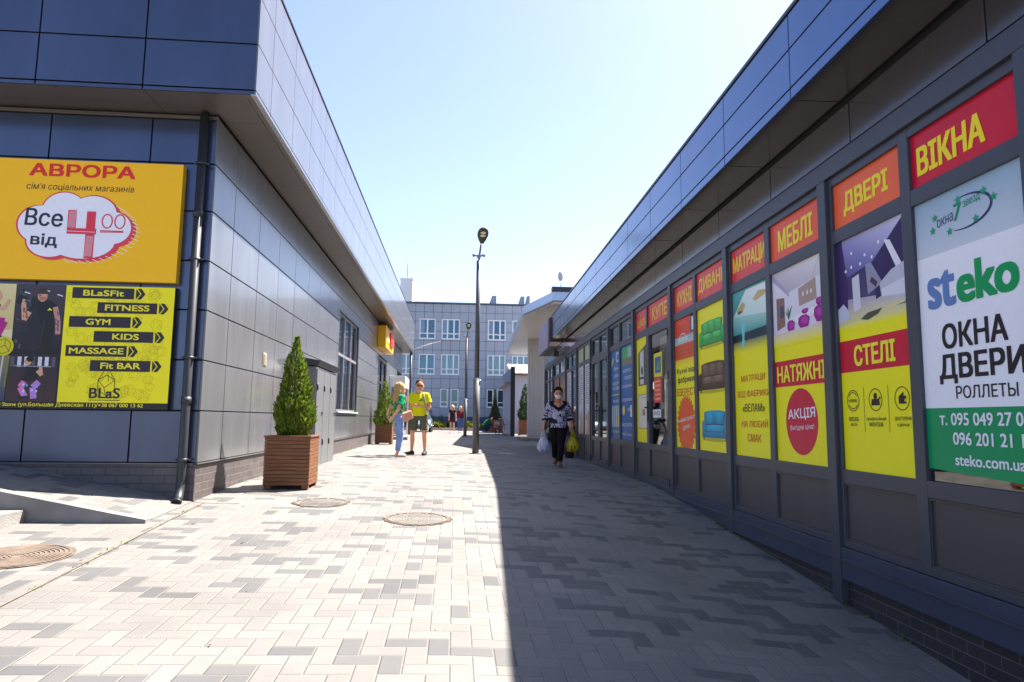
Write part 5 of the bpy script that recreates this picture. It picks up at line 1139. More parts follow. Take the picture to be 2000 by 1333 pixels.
m = MB(); m.box(2.9, 3.44, 39.95, 47.0, 2.98, 3.09); m.build('awning', mat('kiosk_awning', S(150, 140, 140), .5), KS)
m = MB()
for q in range(14): m.box(3.30, 3.38, 40.0+.5*q, 40.0+.5*q+.47, -.05, 2.97)
m.build('side_panels', mat('kiosk_panel', S(150, 150, 170), .4, .2, .06, 1), KS)

# ================================================================== PLANTING BED AND SMALL THINGS FAR BACK
m = MB(); m.box(-20, 1.9, 55.5, FYB-.05, -.05, .14); tag(m.build('flower_bed', mat('bed_gravel', (.42, .38, .33), .95, 0, .3, 3, .4, 20)), kind='structure')
m = MB()
for q in range(60): x = -12+q*.23; m.box(x, x+.2, 55.3+.03*(q % 3), 55.5, -.02, .2+.03*(q % 2))
tag(m.build('stone_edging', mat('edging_stone', S(196, 160, 140), .9, 0, .3, 2), None, (-5, 55.4, 0)), 'row of pinkish edging stones in front of the planting bed', 'edging')
for label, x, h, r in (('small cone conifer left in the far flower bed, tallest of the bed', -1.95, 1.65, .42), ('small cone conifer right of the tallest one in the far flower bed', -1.05, 1.15, .36), ('small cone conifer by the woman in the black dress', -.3, 1.1, .4)):
    conifer(label, x, 57.3, .1, h, r, 380, [(.07, .12, .02), (.10, .15, .03)], int(x*10)+70, group='small conifers in the far flower bed', leafs=12, ll=.16)
for k_, (x, r) in enumerate(((-1.3, .6), (1.45, .75), (-3.6, .5))): bush(['yellow green low bush under the small conifers', 'yellow green low bush right of the far lamp', 'yellow green low bush behind the man in yellow'][k_], x, 56.4, .1, r, .55, 500, [(.16, .2, .03), (.2, .23, .04)], 20+k_, ll=.16)
# parked car mostly hidden behind the man
PC = thing('parked_car', 'blue grey hatchback parked beyond the lane, mostly hidden behind the man in yellow', 'car', (-2.35, 47.5, 0))
def carsec(m, prof, xs0, xs1, y0): pass
m = MB(); cxx, cy = -2.35, 45.6
sec = [(0, .55, .35), (.15, .72, .3), (.75, .86, .28), (1.2, .92, .28), (2.9, .95, .28), (3.7, .92, .3), (3.9, .7, .4)]
lower = [(y, .28 if 0 < i < 6 else .4, zt_, .72 if i in (0, 6) else .84) for i, (y, zt_, q) in enumerate(sec)]
ringz = []
for (y, zb, zt2, hw) in lower: ringz.append([m.vert((cxx+sx*hw*k, cy+y, z)) for sx, k, z in ((-1, .92, zb), (-1, 1, (zb+zt2)/2), (-1, .93, zt2), (1, .93, zt2), (1, 1, (zb+zt2)/2), (1, .92, zb))])
for a_, b_ in zip(ringz, ringz[1:]):
    for q in range(6): m.face([a_[q], a_[(q+1) % 6], b_[(q+1) % 6], b_[q]], None, True)
m.face(ringz[0]); m.face(ringz[-1][::-1]); m.build('body', CARP, PC)
m = MB(); hb = [(cxx-.76, cy+.85, .88), (cxx+.76, cy+.85, .88), (cxx+.76, cy+3.75, .9), (cxx-.76, cy+3.75, .9)]; ht_ = [(cxx-.58, cy+1.6, 1.42), (cxx+.58, cy+1.6, 1.42), (cxx+.58, cy+3.4, 1.4), (cxx-.58, cy+3.4, 1.4)]
m.hexa(hb, ht_); m.build('cabin_glass', mat('car_glass', (.03, .04, .05), .08, 0, coat=1), PC, None, .03)
m = MB(); m.hexa([(a_[0], a_[1], 1.421) for a_ in ht_], [(a_[0]*.98+cxx*.02, a_[1], 1.45) for a_ in ht_]); m.build('roof', CARP, PC, None, .02)
for sx in (-1, 1):
    for y in (.7, 3.15):
        m = MB(); m.tube([(cxx+sx*.66, cy+y, .31), (cxx+sx*.86, cy+y, .31)], .31, 20); wv = m.build('wheel', RUBBER, PC); r = MB(); r.tube([(cxx+sx*.855, cy+y, .31), (cxx+sx*.87, cy+y, .31)], .19, 14); r.build('rim', CHROME, wv)
    m = MB(); m.box(cxx+sx*.6-.12, cxx+sx*.6+.12, cy-.01, cy+.06, .56, .68); m.build('headlight', WHITE, PC)
# bicycle leaning by the kiosk
BK = thing('bicycle', 'dark bicycle standing beside the planter by the kiosk', 'bicycle', (2.95, 43.2, 0), 0)
bx, by, bz = 2.95, 43.2, gz(2.95, 43.2)
d_ = Vector((.5, .85, 0)).normalized()
def bp(t, z): return Vector((bx, by, bz))+d_*t+Vector((0, 0, z))
def wheel(t, nm):
    m = MB(); n = 28; c = bp(t, .34)
    m.tube([c+d_*.33*math.cos(2*math.pi*q/n)+Vector((0, 0, .33*math.sin(2*math.pi*q/n))) for q in range(n+1)], .018, 8, cap=False); wv = m.build('wheel', RUBBER, BK)
    m = MB()
    for q in range(14): m.tube([c, c+d_*.32*math.cos(2*math.pi*q/14)+Vector((0, 0, .32*math.sin(2*math.pi*q/14)))], .003, 4)
    m.build('spokes', CHROME, wv)
wheel(-.5, 'w'); wheel(.5, 'w')
m = MB()
for p_, q_ in (((-.5, .34), (-.12, .3)), ((-.12, .3), (-.2, .85)), ((-.2, .82), (.3, .86)), ((-.12, .3), (.3, .78)), ((-.2, .8), (-.5, .34)), ((.27, .98), (.5, .34))): m.tube([bp(*p_), bp(*q_)], .018, 8)
m.build('frame', mat('bike_paint', S(40, 46, 60), .35), BK)
m = MB(); m.ell(bp(-.22, .93), (.06, .13, .035)); m.build('saddle', RUBBER, BK)
pn_ = Vector((d_.y, -d_.x, 0)); m = MB(); m.tube([bp(.2, 1.0)+pn_*.28, bp(.3, 1.02)+pn_*.1, bp(.3, 1.02)-pn_*.1, bp(.2, 1.0)-pn_*.28], .014, 8); m.build('handlebar', CHROME, BK)
m = MB(); m.box(bx-.42, bx-.12, by-.52, by-.3, bz+.62, bz+.84); tag(m.build('bicycle_crate', mat('pale_crate', S(190, 176, 160), .7), None, (bx-.3, by-.4, bz+.62)), 'pale crate carried on the rack of the dark bicycle', 'crate')
# dark litter bin by the shop posts
LBN = thing('litter_bin', 'small black bin against the shop row behind the yellow bag', 'bin', (3.0, 17.6, 0)); m = MB(); bx2, by2 = 2.98, 17.6; g2 = gz(bx2, by2)
m.tube([(bx2, by2, g2), (bx2, by2, g2+.62)], [.11, .14], 16); m.build('bin_body', DARK, LBN); m = MB(); m.tube([(bx2, by2, g2+.621), (bx2, by2, g2+.66)], [.15, .145], 16); m.build('bin_lid', RUBBER, LBN)

# ================================================================== PEOPLE
def remesh(mb, name, mt, parent, vox, colfn=None, smooth=4, F_=None):
    """one continuous skin from overlapping lofts"""
    me = bpy.data.meshes.new('raw'); me.from_pydata([tuple(p) for p in mb.v], [], mb.f); me.update()
    ob = bpy.data.objects.new('raw', me); C.objects.link(ob)
    r = ob.modifiers.new('r', 'REMESH'); r.mode = 'VOXEL'; r.voxel_size = vox
    k = ob.modifiers.new('s', 'SMOOTH'); k.iterations = smooth; k.factor = .5
    bpy.context.view_layer.update()
    m2 = bpy.data.meshes.new_from_object(ob.evaluated_get(bpy.context.evaluated_depsgraph_get()))
    bpy.data.objects.remove(ob); bpy.data.meshes.remove(me); m2.name = name
    for q in (mt if isinstance(mt, (list, tuple)) else [mt]): m2.materials.append(q)
    at = m2.color_attributes.new('Col', 'FLOAT_COLOR', 'CORNER'); co = [v.co for v in m2.vertices]; buf = []
    vc = [colfn(p) for p in co]
    for l_ in m2.loops: buf += [*vc[l_.vertex_index], 1]
    at.data.foreach_set('color', buf)
    m2.polygons.foreach_set('use_smooth', [True]*len(m2.polygons))
    o = bpy.data.objects.new(name, m2); C.objects.link(o); o.parent = parent; WM[o.name] = wmat(parent); return o
V3 = Vector
STD = dict(hip=.92, waist=1.08, chest=1.27, sh=1.42, neck=1.49, head=1.62, shw=.18, hipw=.095)
def skel(pose, k=1.):
    """joint dictionary: local axes x right of the person, y forward, z up; k scales a 1.75 m figure"""
    J = dict(hipc=(0, 0, .94), waist=(0, 0, 1.09), chest=(0, .01, 1.27), neckb=(0, -.01, 1.46), neckt=(0, .005, 1.53), head=(0, .02, 1.64))
    for s_, n_ in ((1, 'R'), (-1, 'L')):
        J['sh'+n_] = (s_*.175, -.01, 1.425); J['el'+n_] = (s_*.225, -.03, 1.13); J['wr'+n_] = (s_*.235, .02, .89)
        J['hp'+n_] = (s_*.09, 0, .92); J['kn'+n_] = (s_*.1, .015, .5); J['an'+n_] = (s_*.1, -.02, .085); J['toe'+n_] = (s_*.12, .15, .03)
        J['hd'+n_] = (0, .02, -1)                       # direction the hand points
    J.update(pose); return {a: V3(b)*(k if not a.startswith('hd') else 1) for a, b in J.items()}
def lerp(a, b, t): return a+(b-a)*t
def hand(mb, wr, d, side, k, curl=.5, palm=None):
    """palm, four fingers of unequal length with two bends, and a thumb from the side of the palm"""
    d = V3(d).normalized(); s_ = V3(side); s_ = (s_-d*s_.dot(d)).normalized(); n = d.cross(s_)
    if palm is not None and n.dot(V3(palm)) < 0: n = -n
    mb.tube([wr-d*.02*k, wr+d*.03*k, wr+d*.07*k, wr+d*.09*k], [(.026*k, .02*k), (.036*k, .018*k), (.04*k, .017*k), (.036*k, .014*k)], 10, side=s_)
    for q, L_ in enumerate((.062, .072, .068, .054)):
        b = wr+d*.08*k+s_*(.028-.019*q)*k; a1 = curl*.9; p1 = b+(d*math.cos(a1*.6)+n*math.sin(a1*.6))*L_*.5*k; p2 = p1+(d*math.cos(a1*1.7)+n*math.sin(a1*1.7))*L_*.55*k
        mb.tube([b, p1, p2], [.0095*k, .009*k, .0075*k], 7)
    b = wr+d*.025*k+s_*.03*k; mb.tube([b, b+(d*.7+s_*.6+n*.3).normalized()*.035*k, b+(d*.9+s_*.5+n*.6).normalized()*.066*k], [.012*k, .011*k, .009*k], 7)
def person(label, loc, rz, pose, k, spec, vox=.012, group=None):
    J = skel(pose, k); T = thing('person', label, 'person', loc, rz, group); sk = spec['skin']
    fat = spec.get('fat', 1.); gf = spec.get('sex', 'm')
    hd = J['head']; yawh = spec.get('head_yaw', 0.); pit_h = spec.get('head_pitch', 0.); HR = Matrix.Rotation(yawh, 3, 'Z') @ Matrix.Rotation(pit_h, 3, 'X')
    hs = spec.get('hs', 1.17); kh = k*hs
    def H(x, y, z): return hd+HR @ V3((x, y, z))*kh
    b = MB()
    lean = (J['chest']-J['hipc']).normalized(); rx = V3((1, 0, 0))
    hipv = (J['hpR']-J['hpL']).normalized(); shv = (J['shR']-J['shL']).normalized()
    b.tube([J['hipc']-lean*.10*k, J['hipc'], J['waist'], J['chest'], lerp(J['chest'], J['neckb'], .6), J['neckb']], [(.10*k*fat, .09*k*fat), (.158*k*fat, .112*k*fat), (.132*k*fat, .098*k*fat), (.158*k*fat, .115*k*fat), (.15*k, .085*k), (.07*k, .06*k)], 18, side=shv)
    b.tube([lerp(J['neckb'], J['neckt'], -.4), J['neckt'], J['neckt']+V3((0, .01, .05))*k], [.062*k, .052*k, .05*k], 12)
    b.ell(H(0, .0, .025), V3((.083, .102, .11))*kh, 20, 14, rot=HR); b.ell(H(0, .03, -.05), V3((.058, .066, .068))*kh, 16, 10, rot=HR)
    b.ell(H(0, .098, -.02), V3((.015, .02, .026))*kh, 8, 6, rot=HR); b.ell(H(0, .088, .022), V3((.05, .014, .01))*kh, 10, 6, rot=HR); b.ell(H(0, .09, -.062), V3((.024, .012, .011))*kh, 10, 6, rot=HR)
    for s_ in (-1, 1): b.ell(H(s_*.078, -.005, -.005), V3((.012, .02, .032))*kh, 8, 6, rot=HR)
    for n_, s_ in (('R', 1), ('L', -1)):
        sh, el, wr = J['sh'+n_], J['el'+n_], J['wr'+n_]; af = .9+.25*(fat-1)
        b.tube([lerp(J['neckb'], sh, .35)-V3((0, 0, .01)), sh, lerp(sh, el, .35), el], [.058*k, .056*k*af, .048*k*fat, .039*k], 12)
        b.ell(el, .04*k, 10, 8); b.tube([el, lerp(el, wr, .3), wr], [.038*k, .039*k, .026*k], 12)
        hand(b, wr, J['hd'+n_], spec.get('thumb'+n_, (0, 1, 0)), k, spec.get('curl'+n_, .5), spec.get('palm'+n_))
        hp, kn, an, toe = J['hp'+n_], J['kn'+n_], J['an'+n_], J['toe'+n_]
        b.tube([hp+V3((0, 0, .03*k)), lerp(hp, kn, .3), kn], [.086*k*fat, .08*k*fat, .056*k], 14); b.ell(kn, .055*k, 10, 8)
        calf = lerp(kn, an, .32)-(toe-an).normalized()*.012*k
        b.tube([kn, calf, lerp(kn, an, .8), an], [.052*k, .056*k, .037*k, .036*k], 12)
        b.tube([an-(toe-an).normalized()*.05*k-V3((0, 0, .035*k)), lerp(an, toe, .45)-V3((0, 0, .01*k)), toe], [.03*k, (.036*k, .026*k), (.03*k, .016*k)], 10); b.ell(an-V3((0, 0, .03*k)), .038*k, 10, 8)
    lip, eye = S(176, 96, 88), S(40, 30, 28)
    def skin_col(p):
        q = HR.transposed() @ ((p-hd)/kh)
        if q.y > .05:
            if abs(q.z+.062) < .009 and abs(q.x) < .024: return lip
            if abs(q.z-.008) < .009 and .016 < abs(q.x) < .045: return eye
            if abs(q.z-.03) < .006 and .012 < abs(q.x) < .05: return spec.get('brow', S(90, 64, 46))
        return sk
    body = remesh(b, 'body', SKIN, T, vox*.75, skin_col)
    def cl(name, mb, col, mt=CLOTH, v=vox, sm=3): return remesh(mb, name, mt, T, v, col if callable(col) else (lambda p: col), sm)
    # trousers, shorts or skirt
    lo = spec.get('lower')
    if lo:
        m = MB(); f = lo.get('len', 1.); e = lo.get('ease', .012)*k
        m.tube([J['hipc']-lean*.11*k, J['hipc'], lerp(J['hipc'], J['waist'], lo.get('rise', .75))], [(.12*k*fat+e, .10*k*fat+e), (.16*k*fat+e, .118*k*fat+e), (.138*k*fat+e, .105*k*fat+e)], 18, side=hipv)
        for n_ in 'RL':
            hp, kn, an = J['hp'+n_], J['kn'+n_], J['an'+n_]; hem = lo.get('hem', .05)*k
            if f < .5: m.tube([hp+V3((0, 0, .04*k)), lerp(hp, kn, .4), lerp(hp, kn, f*2)], [.09*k*fat+e, .088*k*fat+e, .085*k*fat+e*1.6], 14)
            else:
                c_ = lerp(kn, an, .35)
                m.tube([hp+V3((0, 0, .04*k)), lerp(hp, kn, .4), kn, c_, lerp(kn, an, (f-.5)*2)], [.09*k*fat+e, .082*k*fat+e, .062*k+e, .058*k+e, hem+e*.3], 14); m.ell(kn, .06*k+e, 10, 8)
        cl(lo['name'], m, lo['col'])
    # top
    up_ = spec.get('upper')
    if up_:
        m = MB(); e = up_.get('ease', .014)*k; lowp = up_.get('low', .1)
        m.tube([J['hipc']+lean*lowp*k, J['waist'], J['chest'], lerp(J['chest'], J['neckb'], .55), lerp(J['chest'], J['neckb'], .93)], [(.156*k*fat+e*up_.get('flare', 1.3), .116*k*fat+e*up_.get('flare', 1.3)), (.142*k*fat+e, .11*k*fat+e), (.162*k*fat+e, .122*k*fat+e), (.158*k+e, .094*k+e), (.085*k+e*.6, .072*k+e*.6)], 20, side=shv)
        if gf == 'f':
            for s_ in (-1, 1): m.ell(J['chest']+V3((s_*.068*k, .09*k, .015*k)), V3((.062, .055, .06))*k*fat, 12, 8)
        for n_ in 'RL':
            sh, el, wr = J['sh'+n_], J['el'+n_], J['wr'+n_]; sl_ = up_.get('sleeve', .5)
            pts = [lerp(J['neckb'], sh, .4)-V3((0, 0, .012*k)), sh, lerp(sh, el, min(1, sl_*1.0)*.6)]; rr = [.06*k+e, .062*k+e, .056*k*fat+e*1.2]
            if sl_ <= 1: pts.append(lerp(sh, el, sl_)); rr.append(.052*k*fat+e*up_.get('cuff', 1.6))
            else: pts += [el, lerp(el, wr, sl_-1)]; rr += [.046*k+e*1.2, .04*k+e*1.3]
            m.tube(pts, rr, 14)
        cl(up_['name'], m, up_['col'])
    if spec.get('skirt'):
        q = spec['skirt']; m = MB()
        m.tube([lerp(J['hipc'], J['waist'], .8), J['hipc'], J['hipc']-V3((0, 0, q['len']*k))], [(.14*k, .11*k), (.168*k, .13*k), (.19*k, .15*k)], 20, side=hipv); cl('skirt', m, q['col'])
    # shoes
    for n_ in 'RL':
        an, toe = J['an'+n_], J['toe'+n_]; m = MB(); d = (toe-an); fl = V3((d.x, d.y, 0)).normalized(); h0 = spec.get('shoe_h', .06)
        heel = an-fl*.055*k; heel = V3((heel.x, heel.y, an.z-.05*k))
        m.tube([heel, lerp(heel, toe, .3), lerp(heel, toe, .75), toe+fl*.03*k], [(.042*k, h0*.8*k), (.048*k, h0*.85*k), (.056*k, .046*k), (.036*k, .03*k)], 12, side=fl.cross(V3((0, 0, 1))))
        if h0 > .055: m.tube([an-V3((0, 0, .05*k)), an+V3((0, 0, .015*k))], [.052*k, .046*k], 12)
        cl('shoe', m, spec['shoe'], SKIN, .008, 2)
    # hair
    hr = spec['hair']; m = MB(); ST = hr['style']; nH = MB()
    if ST == 'short':
        m.ell(H(0, -.024, .058), V3((.096, .108, .106))*kh, 18, 12, rot=HR); m.ell(H(0, -.055, .0), V3((.09, .078, .085))*kh, 16, 10, rot=HR); m.ell(H(0, .05, .112), V3((.068, .046, .036))*kh, 12, 8, rot=HR)
    elif ST == 'crop':
        m.ell(H(0, -.024, .058), V3((.093, .108, .104))*kh, 18, 12, rot=HR); m.ell(H(0, -.048, .0), V3((.088, .074, .072))*kh, 16, 10, rot=HR)
    else:
        m.ell(H(0, -.024, .054), V3((.097, .11, .106))*kh, 18, 12, rot=HR)
        L_ = hr['len']*k
        for q in range(13):
            t = -1+2*q/12; x = .075*math.sin(t*1.9); y = -.03-.075*math.cos(t*1.5)
            p0 = H(x*.9, y+.03, .06); p1 = H(x*1.12, y*1.02, -.05); p2 = p1+V3((t*.02, -.02-.02*math.cos(q*2.1), -L_*.45)); p3 = p1+V3((t*.015+.01*math.sin(q*3.), -.035-.02*math.cos(q*1.7), -L_*(1-.25*abs(t))))
            m.tube([p0, p1, p2, p3], [.03*kh, .034*kh, .03*kh, .008*k], 8)
    hc = hr['col']
    remesh(m, 'hair', CLOTH, T, .010 if vox < .015 else .014, (lambda p: tuple(c*(.8+.35*(math.sin(p.x*160+p.y*60)*.5+.5)) for c in hc)), 2)
    return T, J, H, HR, cl
SKN = S(226, 170, 140); SKT = S(206, 142, 112)
def child(T, name, mb, mt=CLOTH, bevel=0): mb.F = Matrix(wmat(T)); return mb.build(name, mt, T, None, bevel)
def w2(T, p): return wmat(T) @ V3(p)

# --- woman in the green blouse
gx0, gy0 = -1.30, 16.35; rzg = R(-62)
pose = dict(elR=(.25, -.13, 1.13), wrR=(.12, -.22, .955), hdR=(-.4, -.35, -.8), elL=(-.24, -.15, 1.14), wrL=(-.1, -.24, .95), hdL=(.35, -.3, -.8), anR=(.09, -.05, .085), toeR=(.12, .13, .03), anL=(-.07, .02, .085), toeL=(-.1, .2, .03), knR=(.09, .02, .5), knL=(-.08, .06, .5), neckt=(0, .01, 1.53), head=(0, .025, 1.63))
def jeans(p): return tuple(c*(.9+.2*math.sin(p.z*9+p.x*14)**2) for c in S(140, 164, 214))
spec = dict(skin=SKN, sex='f', fat=.94, head_yaw=R(-8), upper=dict(name='blouse', col=S(10, 146, 98), sleeve=.62, ease=.016, low=.11, flare=.9, cuff=2.2), lower=dict(name='jeans', col=jeans, len=.93, ease=.012, hem=.062, rise=1.15), shoe=S(214, 190, 160), shoe_h=.05, hair=dict(style='long', len=.34, col=S(196, 158, 104)))
T1, J, H, HR, cl = person('woman with long blond hair in a green blouse and pale blue jeans', (gx0, gy0, gz(gx0, gy0)), rzg, pose, .965, spec)
m = MB(); m.box(-.035, .035, -.006, .006, -.07, .07); m.F = wmat(T1) @ Matrix.Translation(J['wrL']+V3((.05, -.05, -.06))) @ Matrix.Rotation(.5, 4, 'X'); tag(m.build('mobile_phone', RUBBER, None, w2(T1, J['wrL']), .004), "black phone in the green bloused woman's hand", 'phone')
m = MB(); bc = V3((.26, .10, .95)); m.box(-.05, .05, -.12, .12, -.1, .1); m.F = wmat(T1) @ Matrix.Translation(bc) @ Matrix.Rotation(.35, 4, 'X')
SB = thing('shoulder_bag', 'small pink beige bag hanging at the hip of the green bloused woman', 'bag', tuple(w2(T1, bc))); m.build('bag_body', mat('pink_leather', S(226, 160, 130), .45), SB, None, .02)
m = MB(); m.F = Matrix(wmat(T1)); m.tube([V3((.26, .0, 1.04)), V3((.235, .06, 1.25)), V3((.16, .10, 1.4)), V3((.05, .02, 1.485)), V3((-.04, -.1, 1.44)), V3((.1, -.15, 1.2)), V3((.24, .02, 1.04))], .009, 6); m.build('strap', mat('strap_leather', S(180, 120, 96), .5), SB)

# --- man in the yellow shirt
mx0, my0 = -.87, 17.3
pose = dict(elL=(-.245, -.02, 1.13), wrL=(-.02, .17, 1.17), hdL=(.9, .25, .12), elR=(.24, -.04, 1.13), wrR=(.25, .05, .90), hdR=(0, .2, -1), hpR=(.11, 0, .92), hpL=(-.11, 0, .92), knR=(.16, .02, .5), knL=(-.14, .02, .5), anR=(.17, -.02, .085), anL=(-.15, -.03, .085), toeR=(.3, .12, .03), toeL=(-.16, .16, .03))
def shirt(p): return S(232, 222, 20)
def shorts(p): return S(214, 214, 206) if (p.x < -.235 and p.z > .6) else S(96, 94, 74)
spec = dict(skin=S(226, 160, 122), fat=1.08, head_yaw=R(16), upper=dict(name='tshirt', col=shirt, sleeve=.6, ease=.018, low=-.01, flare=1.6, cuff=2.), lower=dict(name='shorts', col=shorts, len=.40, ease=.008, rise=.6), shoe=S(36, 32, 36), shoe_h=.07, hair=dict(style='crop', col=S(78, 54, 38)), thumbL=(0, 0, 1), palmL=(0, -1, 0), brow=S(120, 84, 60))
T2, J, H, HR, cl = person('man in a yellow t-shirt and olive shorts facing the camera with sunglasses', (mx0, my0, gz(mx0, my0)), R(168), pose, 1.035, spec)
m = MB()
for s_ in (-1, 1): m.ell(H(s_*.033, .095, .012), V3((.034, .014, .024)), 12, 8)
m.tube([H(-.07, .06, .018), H(-.03, .1, .02), H(.03, .1, .02), H(.07, .06, .018)], .004, 6); child(T2, 'sunglasses', m, mat('dark_lens', S(90, 40, 40), .15))
m = MB(); m.tube([V3((-.13, -.10, 1.0)), V3((-.15, -.15, 1.3)), V3((-.10, -.02, 1.545)), V3((-.125, .10, 1.47)), V3((-.17, .135, 1.3)), V3((-.2, .08, 1.1))], [(.022, .008)]*6, 8); child(T2, 'shoulder_strap', m, mat('strap_grey', S(150, 160, 130), .7))
m = MB(); 
for q in range(4): m.box(.0-.13+.03*q, -.11+.03*q, .158, .166, 1.33, 1.352)
m.poly([V3((-.12, .16, 1.365)), V3((-.04, .16, 1.365)), V3((-.08, .16, 1.40))]); child(T2, 'chest_print', m, mat('print_dark', S(60, 60, 30), .7))

# --- masked woman with bags on the right
wx0, wy0 = 2.16, 14.2
pose = dict(elR=(.285, -.03, 1.14), wrR=(.34, .07, .90), hdR=(.05, .1, -1), elL=(-.28, -.06, 1.14), wrL=(-.33, .02, .9), hdL=(-.05, .1, -1), hpR=(.09, 0, .92), hpL=(-.09, 0, .92), knR=(.075, -.02, .5), knL=(-.06, .09, .51), anR=(.05, -.27, .19), toeR=(.06, -.13, .05), anL=(-.03, .1, .085), toeL=(-.035, .27, .04))
from mathutils import noise as mn
def tunic(p):
    if p.y > -.02 and p.z > 1.205+.75*abs(p.x) and abs(p.x) < .09: return SKT
    if abs(p.x) < .19 and p.z > 1.12+.75*abs(p.x): return S(26, 24, 34)
    if abs(p.x) > .17 and p.z < 1.06: return S(30, 26, 34) if p.z < .985 else (S(206, 200, 222) if mn.noise(p*42) > -.05 else S(50, 46, 66))
    if p.z < .88: return S(196, 192, 214) if mn.noise(p*40) > 0 else S(60, 56, 74)
    if p.y > 0:
        for cx_, cz_, r_ in ((.06, 1.04, .075), (-.02, .955, .06), (.0, 1.12, .05), (-.09, 1.08, .05)):
            if (p.x-cx_)**2+(p.z-cz_)**2 < r_*r_: return S(198, 198, 214) if mn.noise(p*55) > -.25 else S(120, 120, 140)
        if p.x > .04 and p.z < 1.0: return S(44, 40, 46)
        if abs(p.x+.03) < .03 and p.z < 1.2: return S(22, 20, 28)
    return S(190, 186, 212) if mn.noise(p*42) > -.02 else S(52, 48, 70)
spec = dict(skin=SKT, sex='f', fat=1.3, upper=dict(name='tunic', col=tunic, sleeve=1.42, ease=.022, low=-.06, flare=1.6), lower=dict(name='trousers', col=S(26, 24, 32), len=.97, ease=.02, hem=.062), shoe=S(120, 84, 56), shoe_h=.075, hair=dict(style='short', col=S(26, 22, 24)), thumbR=(-.3, 1, 0), thumbL=(.3, 1, 0), curlR=1.5, curlL=1.5)
T3, J, H, HR, cl = person('masked woman in a black and white tunic walking with two bags', (wx0, wy0, gz(wx0, wy0)), R(176), pose, .90, spec)
m = MB(); m.ell(H(0, .062, -.042), V3((.07, .056, .052)), 16, 10); child(T3, 'face_mask', m, mat('mask_white', S(232, 222, 228), .8))
m = MB(); m.F = Matrix(wmat(T3))
for s_ in (-1, 1): m.tube([H(s_*.058, .07, -.02), H(s_*.08, .0, -.005)], .003, 5)
child(T3, 'mask_strap', m, WHITE)
def bag(label, T, J, side, col, cols2, w_, h_, name='shopping_bag', seed=1):
    wr = J['wr'+side]+V3(J['hd'+side]).normalized()*.085*.9; r_ = random.Random(seed)
    B = thing(name, label, 'bag', tuple(w2(T, wr-V3((0, 0, .12+h_)))))
    m = MB(); n = 22; top = wr-V3((0, 0, .13)); rings = []
    prof = [(0, .3, .25), (.1, .55, .5), (.3, .82, .85), (.55, 1., 1.), (.8, .98, 1.), (.94, .85, .85), (1, .45, .4)]
    for t, a, bb in prof: rings.append([m.vert(top+V3((w_*a*math.cos(2*math.pi*q/n)*(1+.1*r_.uniform(-1, 1)), w_*.62*bb*math.sin(2*math.pi*q/n)*(1+.1*r_.uniform(-1, 1)), -h_*t+.012*r_.uniform(-1, 1)))) for q in range(n)])
    for a_, b_ in zip(rings, rings[1:]):
        for q in range(n): m.face([b_[q], b_[(q+1) % n], a_[(q+1) % n], a_[q]], cols2(r_), True)
    m.face(rings[0], col); m.face(rings[-1][::-1], col); m.F = Matrix(wmat(T)); m.build('bag_body', attr_mat(name+'_film', .35, transl=.3), B)
    m = MB(); m.F = Matrix(wmat(T))
    for s_ in (-1, 1): m.tube([top+V3((s_*w_*.26, 0, -.02)), wr+V3((s_*.012, .01, .0)), wr+V3((0, .005, .012))], [(.03, .006), (.014, .008), (.012, .008)], 8)
    c_ = m; m.c = [col]*len(m.f); m.build('handles', attr_mat(name+'_handle_film', .35, transl=.3), B)
    return B
bag('white plastic carrier bag in the right hand of the masked woman', T3, J, 'R', S(226, 226, 238), lambda r: S(*(r.choice([(222, 222, 236), (200, 206, 230), (232, 230, 238), (232, 230, 238), (150, 180, 224)]))), .125, .32, 'plastic_bag', 4)
bag('yellow printed plastic carrier bag in the left hand of the masked woman', T3, J, 'L', S(196, 186, 30), lambda r: S(*(r.choice([(206, 196, 20), (190, 180, 24), (206, 196, 20), (170, 110, 40), (214, 206, 50)]))), .13, .31, 'plastic_bag', 9)

# --- two women walking far down the lane
walk = dict(knR=(.09, .1, .52), anR=(.08, .14, .1), toeR=(.09, .3, .06), knL=(-.09, -.02, .5), anL=(-.09, -.18, .12), toeL=(-.1, -.02, .03), elR=(.23, -.1, 1.14), wrR=(.23, -.06, .9))
spec = dict(skin=S(230, 178, 150), sex='f', fat=.92, upper=dict(name='dress_top', col=S(50, 34, 44), sleeve=.3, ease=.012, low=0, cuff=1.), skirt=dict(col=lambda p: S(50, 36, 46) if mn.noise(p*30) > -.2 else S(110, 60, 70), len=.24), shoe=S(226, 216, 206), shoe_h=.05, hair=dict(style='long', len=.2, col=S(206, 180, 140)))
person('blond woman in a short dark dress walking towards the camera far down the lane', (-.12, 44.6, gz(0, 44)), R(172), walk, 1.0, spec, .02)
spec = dict(skin=S(226, 174, 146), sex='f', fat=.92, upper=dict(name='top', col=S(110, 36, 48), sleeve=1.6, ease=.014, low=.05), lower=dict(name='jeans', col=S(80, 104, 150), len=.97, ease=.012), shoe=S(220, 220, 220), hair=dict(style='long', len=.24, col=S(196, 150, 110)))
person('woman in a maroon top and blue jeans beside the far street lamp', (.40, 45.6, gz(0, 44)), R(185), walk, .98, spec, .02)
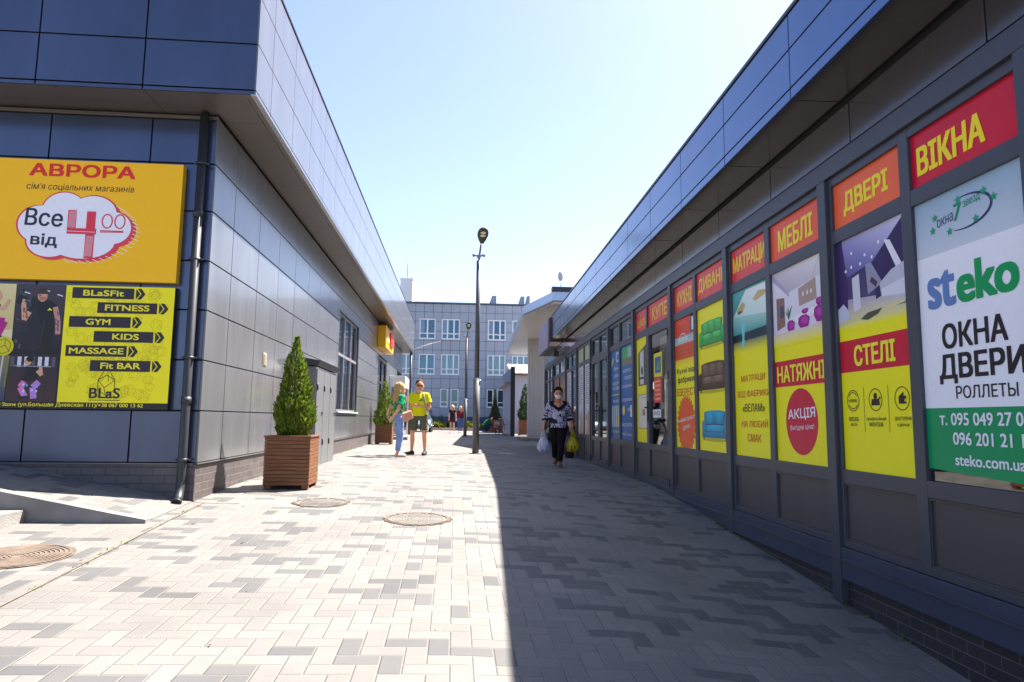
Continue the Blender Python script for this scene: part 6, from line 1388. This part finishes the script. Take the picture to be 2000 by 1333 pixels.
# --- crouching person by the planter
cr = dict(hipc=(0, -.12, .36), waist=(0, -.02, .52), chest=(0, .1, .66), neckb=(0, .2, .80), neckt=(0, .25, .85), head=(0, .31, .93), shR=(.17, .17, .77), shL=(-.17, .17, .77), elR=(.22, .3, .52), elL=(-.22, .3, .52), wrR=(.1, .5, .42), wrL=(-.1, .5, .42), hdR=(-.2, .8, -.4), hdL=(.2, .8, -.4), hpR=(.09, -.12, .36), hpL=(-.09, -.12, .36), knR=(.13, .28, .5), knL=(-.13, .28, .46), anR=(.12, -.02, .085), anL=(-.12, .0, .085), toeR=(.14, .16, .03), toeL=(-.14, .18, .03))
spec = dict(skin=SKT, upper=dict(name='jacket', col=lambda p: S(40, 180, 70) if p.z > .55 and p.x < .06 else S(24, 60, 50), sleeve=1.7, ease=.03, low=0), lower=dict(name='trousers', col=S(30, 34, 50), len=.97, ease=.02), shoe=S(60, 30, 36), hair=dict(style='short', col=S(36, 26, 26)), head_pitch=R(-25))
person('crouching person in a green jacket and dark trousers in front of the far planter', (2.25, 48.6, gz(2, 45)), R(-75), cr, 1.15, spec, .02)

# ================================================================== WEEDS AND LITTER ALONG THE WALL FEET
m = MB(); r_ = random.Random(12)
def tuft(m, x, y, h, n):
    z = gz(x, y)
    for q in range(n):
        a = r_.uniform(0, 6.283); b = V3((x+r_.uniform(-.03, .03), y+r_.uniform(-.04, .04), z)); t = b+V3((math.cos(a)*h*.6, math.sin(a)*h*.6, h*r_.uniform(.5, 1))); w_ = V3((-math.sin(a), math.cos(a), 0))*.006
        m.poly([b-w_, b+w_, lerp(b, t, .6)+w_*.8, t, lerp(b, t, .6)-w_*.8], S(r_.randint(80, 120), r_.randint(105, 135), 40))
for q in range(26):
    s_ = r_.uniform(3.5, 16); p = F @ V3((GXP+.0 if s_ < 7 else GXP-.03, s_, 0)); tuft(m, p.x, p.y, r_.uniform(.02, .06), 7)
for q in range(14): tuft(m, WX+.03, r_.uniform(8, 24), r_.uniform(.02, .05), 6)
for q in range(22): y = r_.uniform(1, 7.6); tuft(m, -2.675+(7.57-y)*.029, y, r_.uniform(.01, .025), 5)
tag(m.build('weeds', LEAF), kind='stuff')
m = MB()
for q in range(170):
    x, y = r_.uniform(-2.6, 2.6), r_.uniform(2.5, 20)
    if r_.random() < .55: x = r_.choice([WX+.04+abs(r_.gauss(0, .12)), GXP+.0254*y-.04-abs(r_.gauss(0, .15))])
    e = r_.uniform(.004, .012); a = r_.uniform(0, 6.28); z = gz(x, y)+.007; c_, s_ = math.cos(a)*e, math.sin(a)*e
    m.poly([(x-c_*1.8, y-s_*1.8, z), (x+s_, y-c_, z+e*.4), (x+c_*1.8, y+s_*1.8, z+.002), (x-s_, y+c_, z+e*.5)], r_.choice([S(120, 104, 70), S(90, 80, 60), S(160, 150, 130), S(70, 66, 62)]))
tag(m.build('leaf_litter', LEAF), kind='stuff')
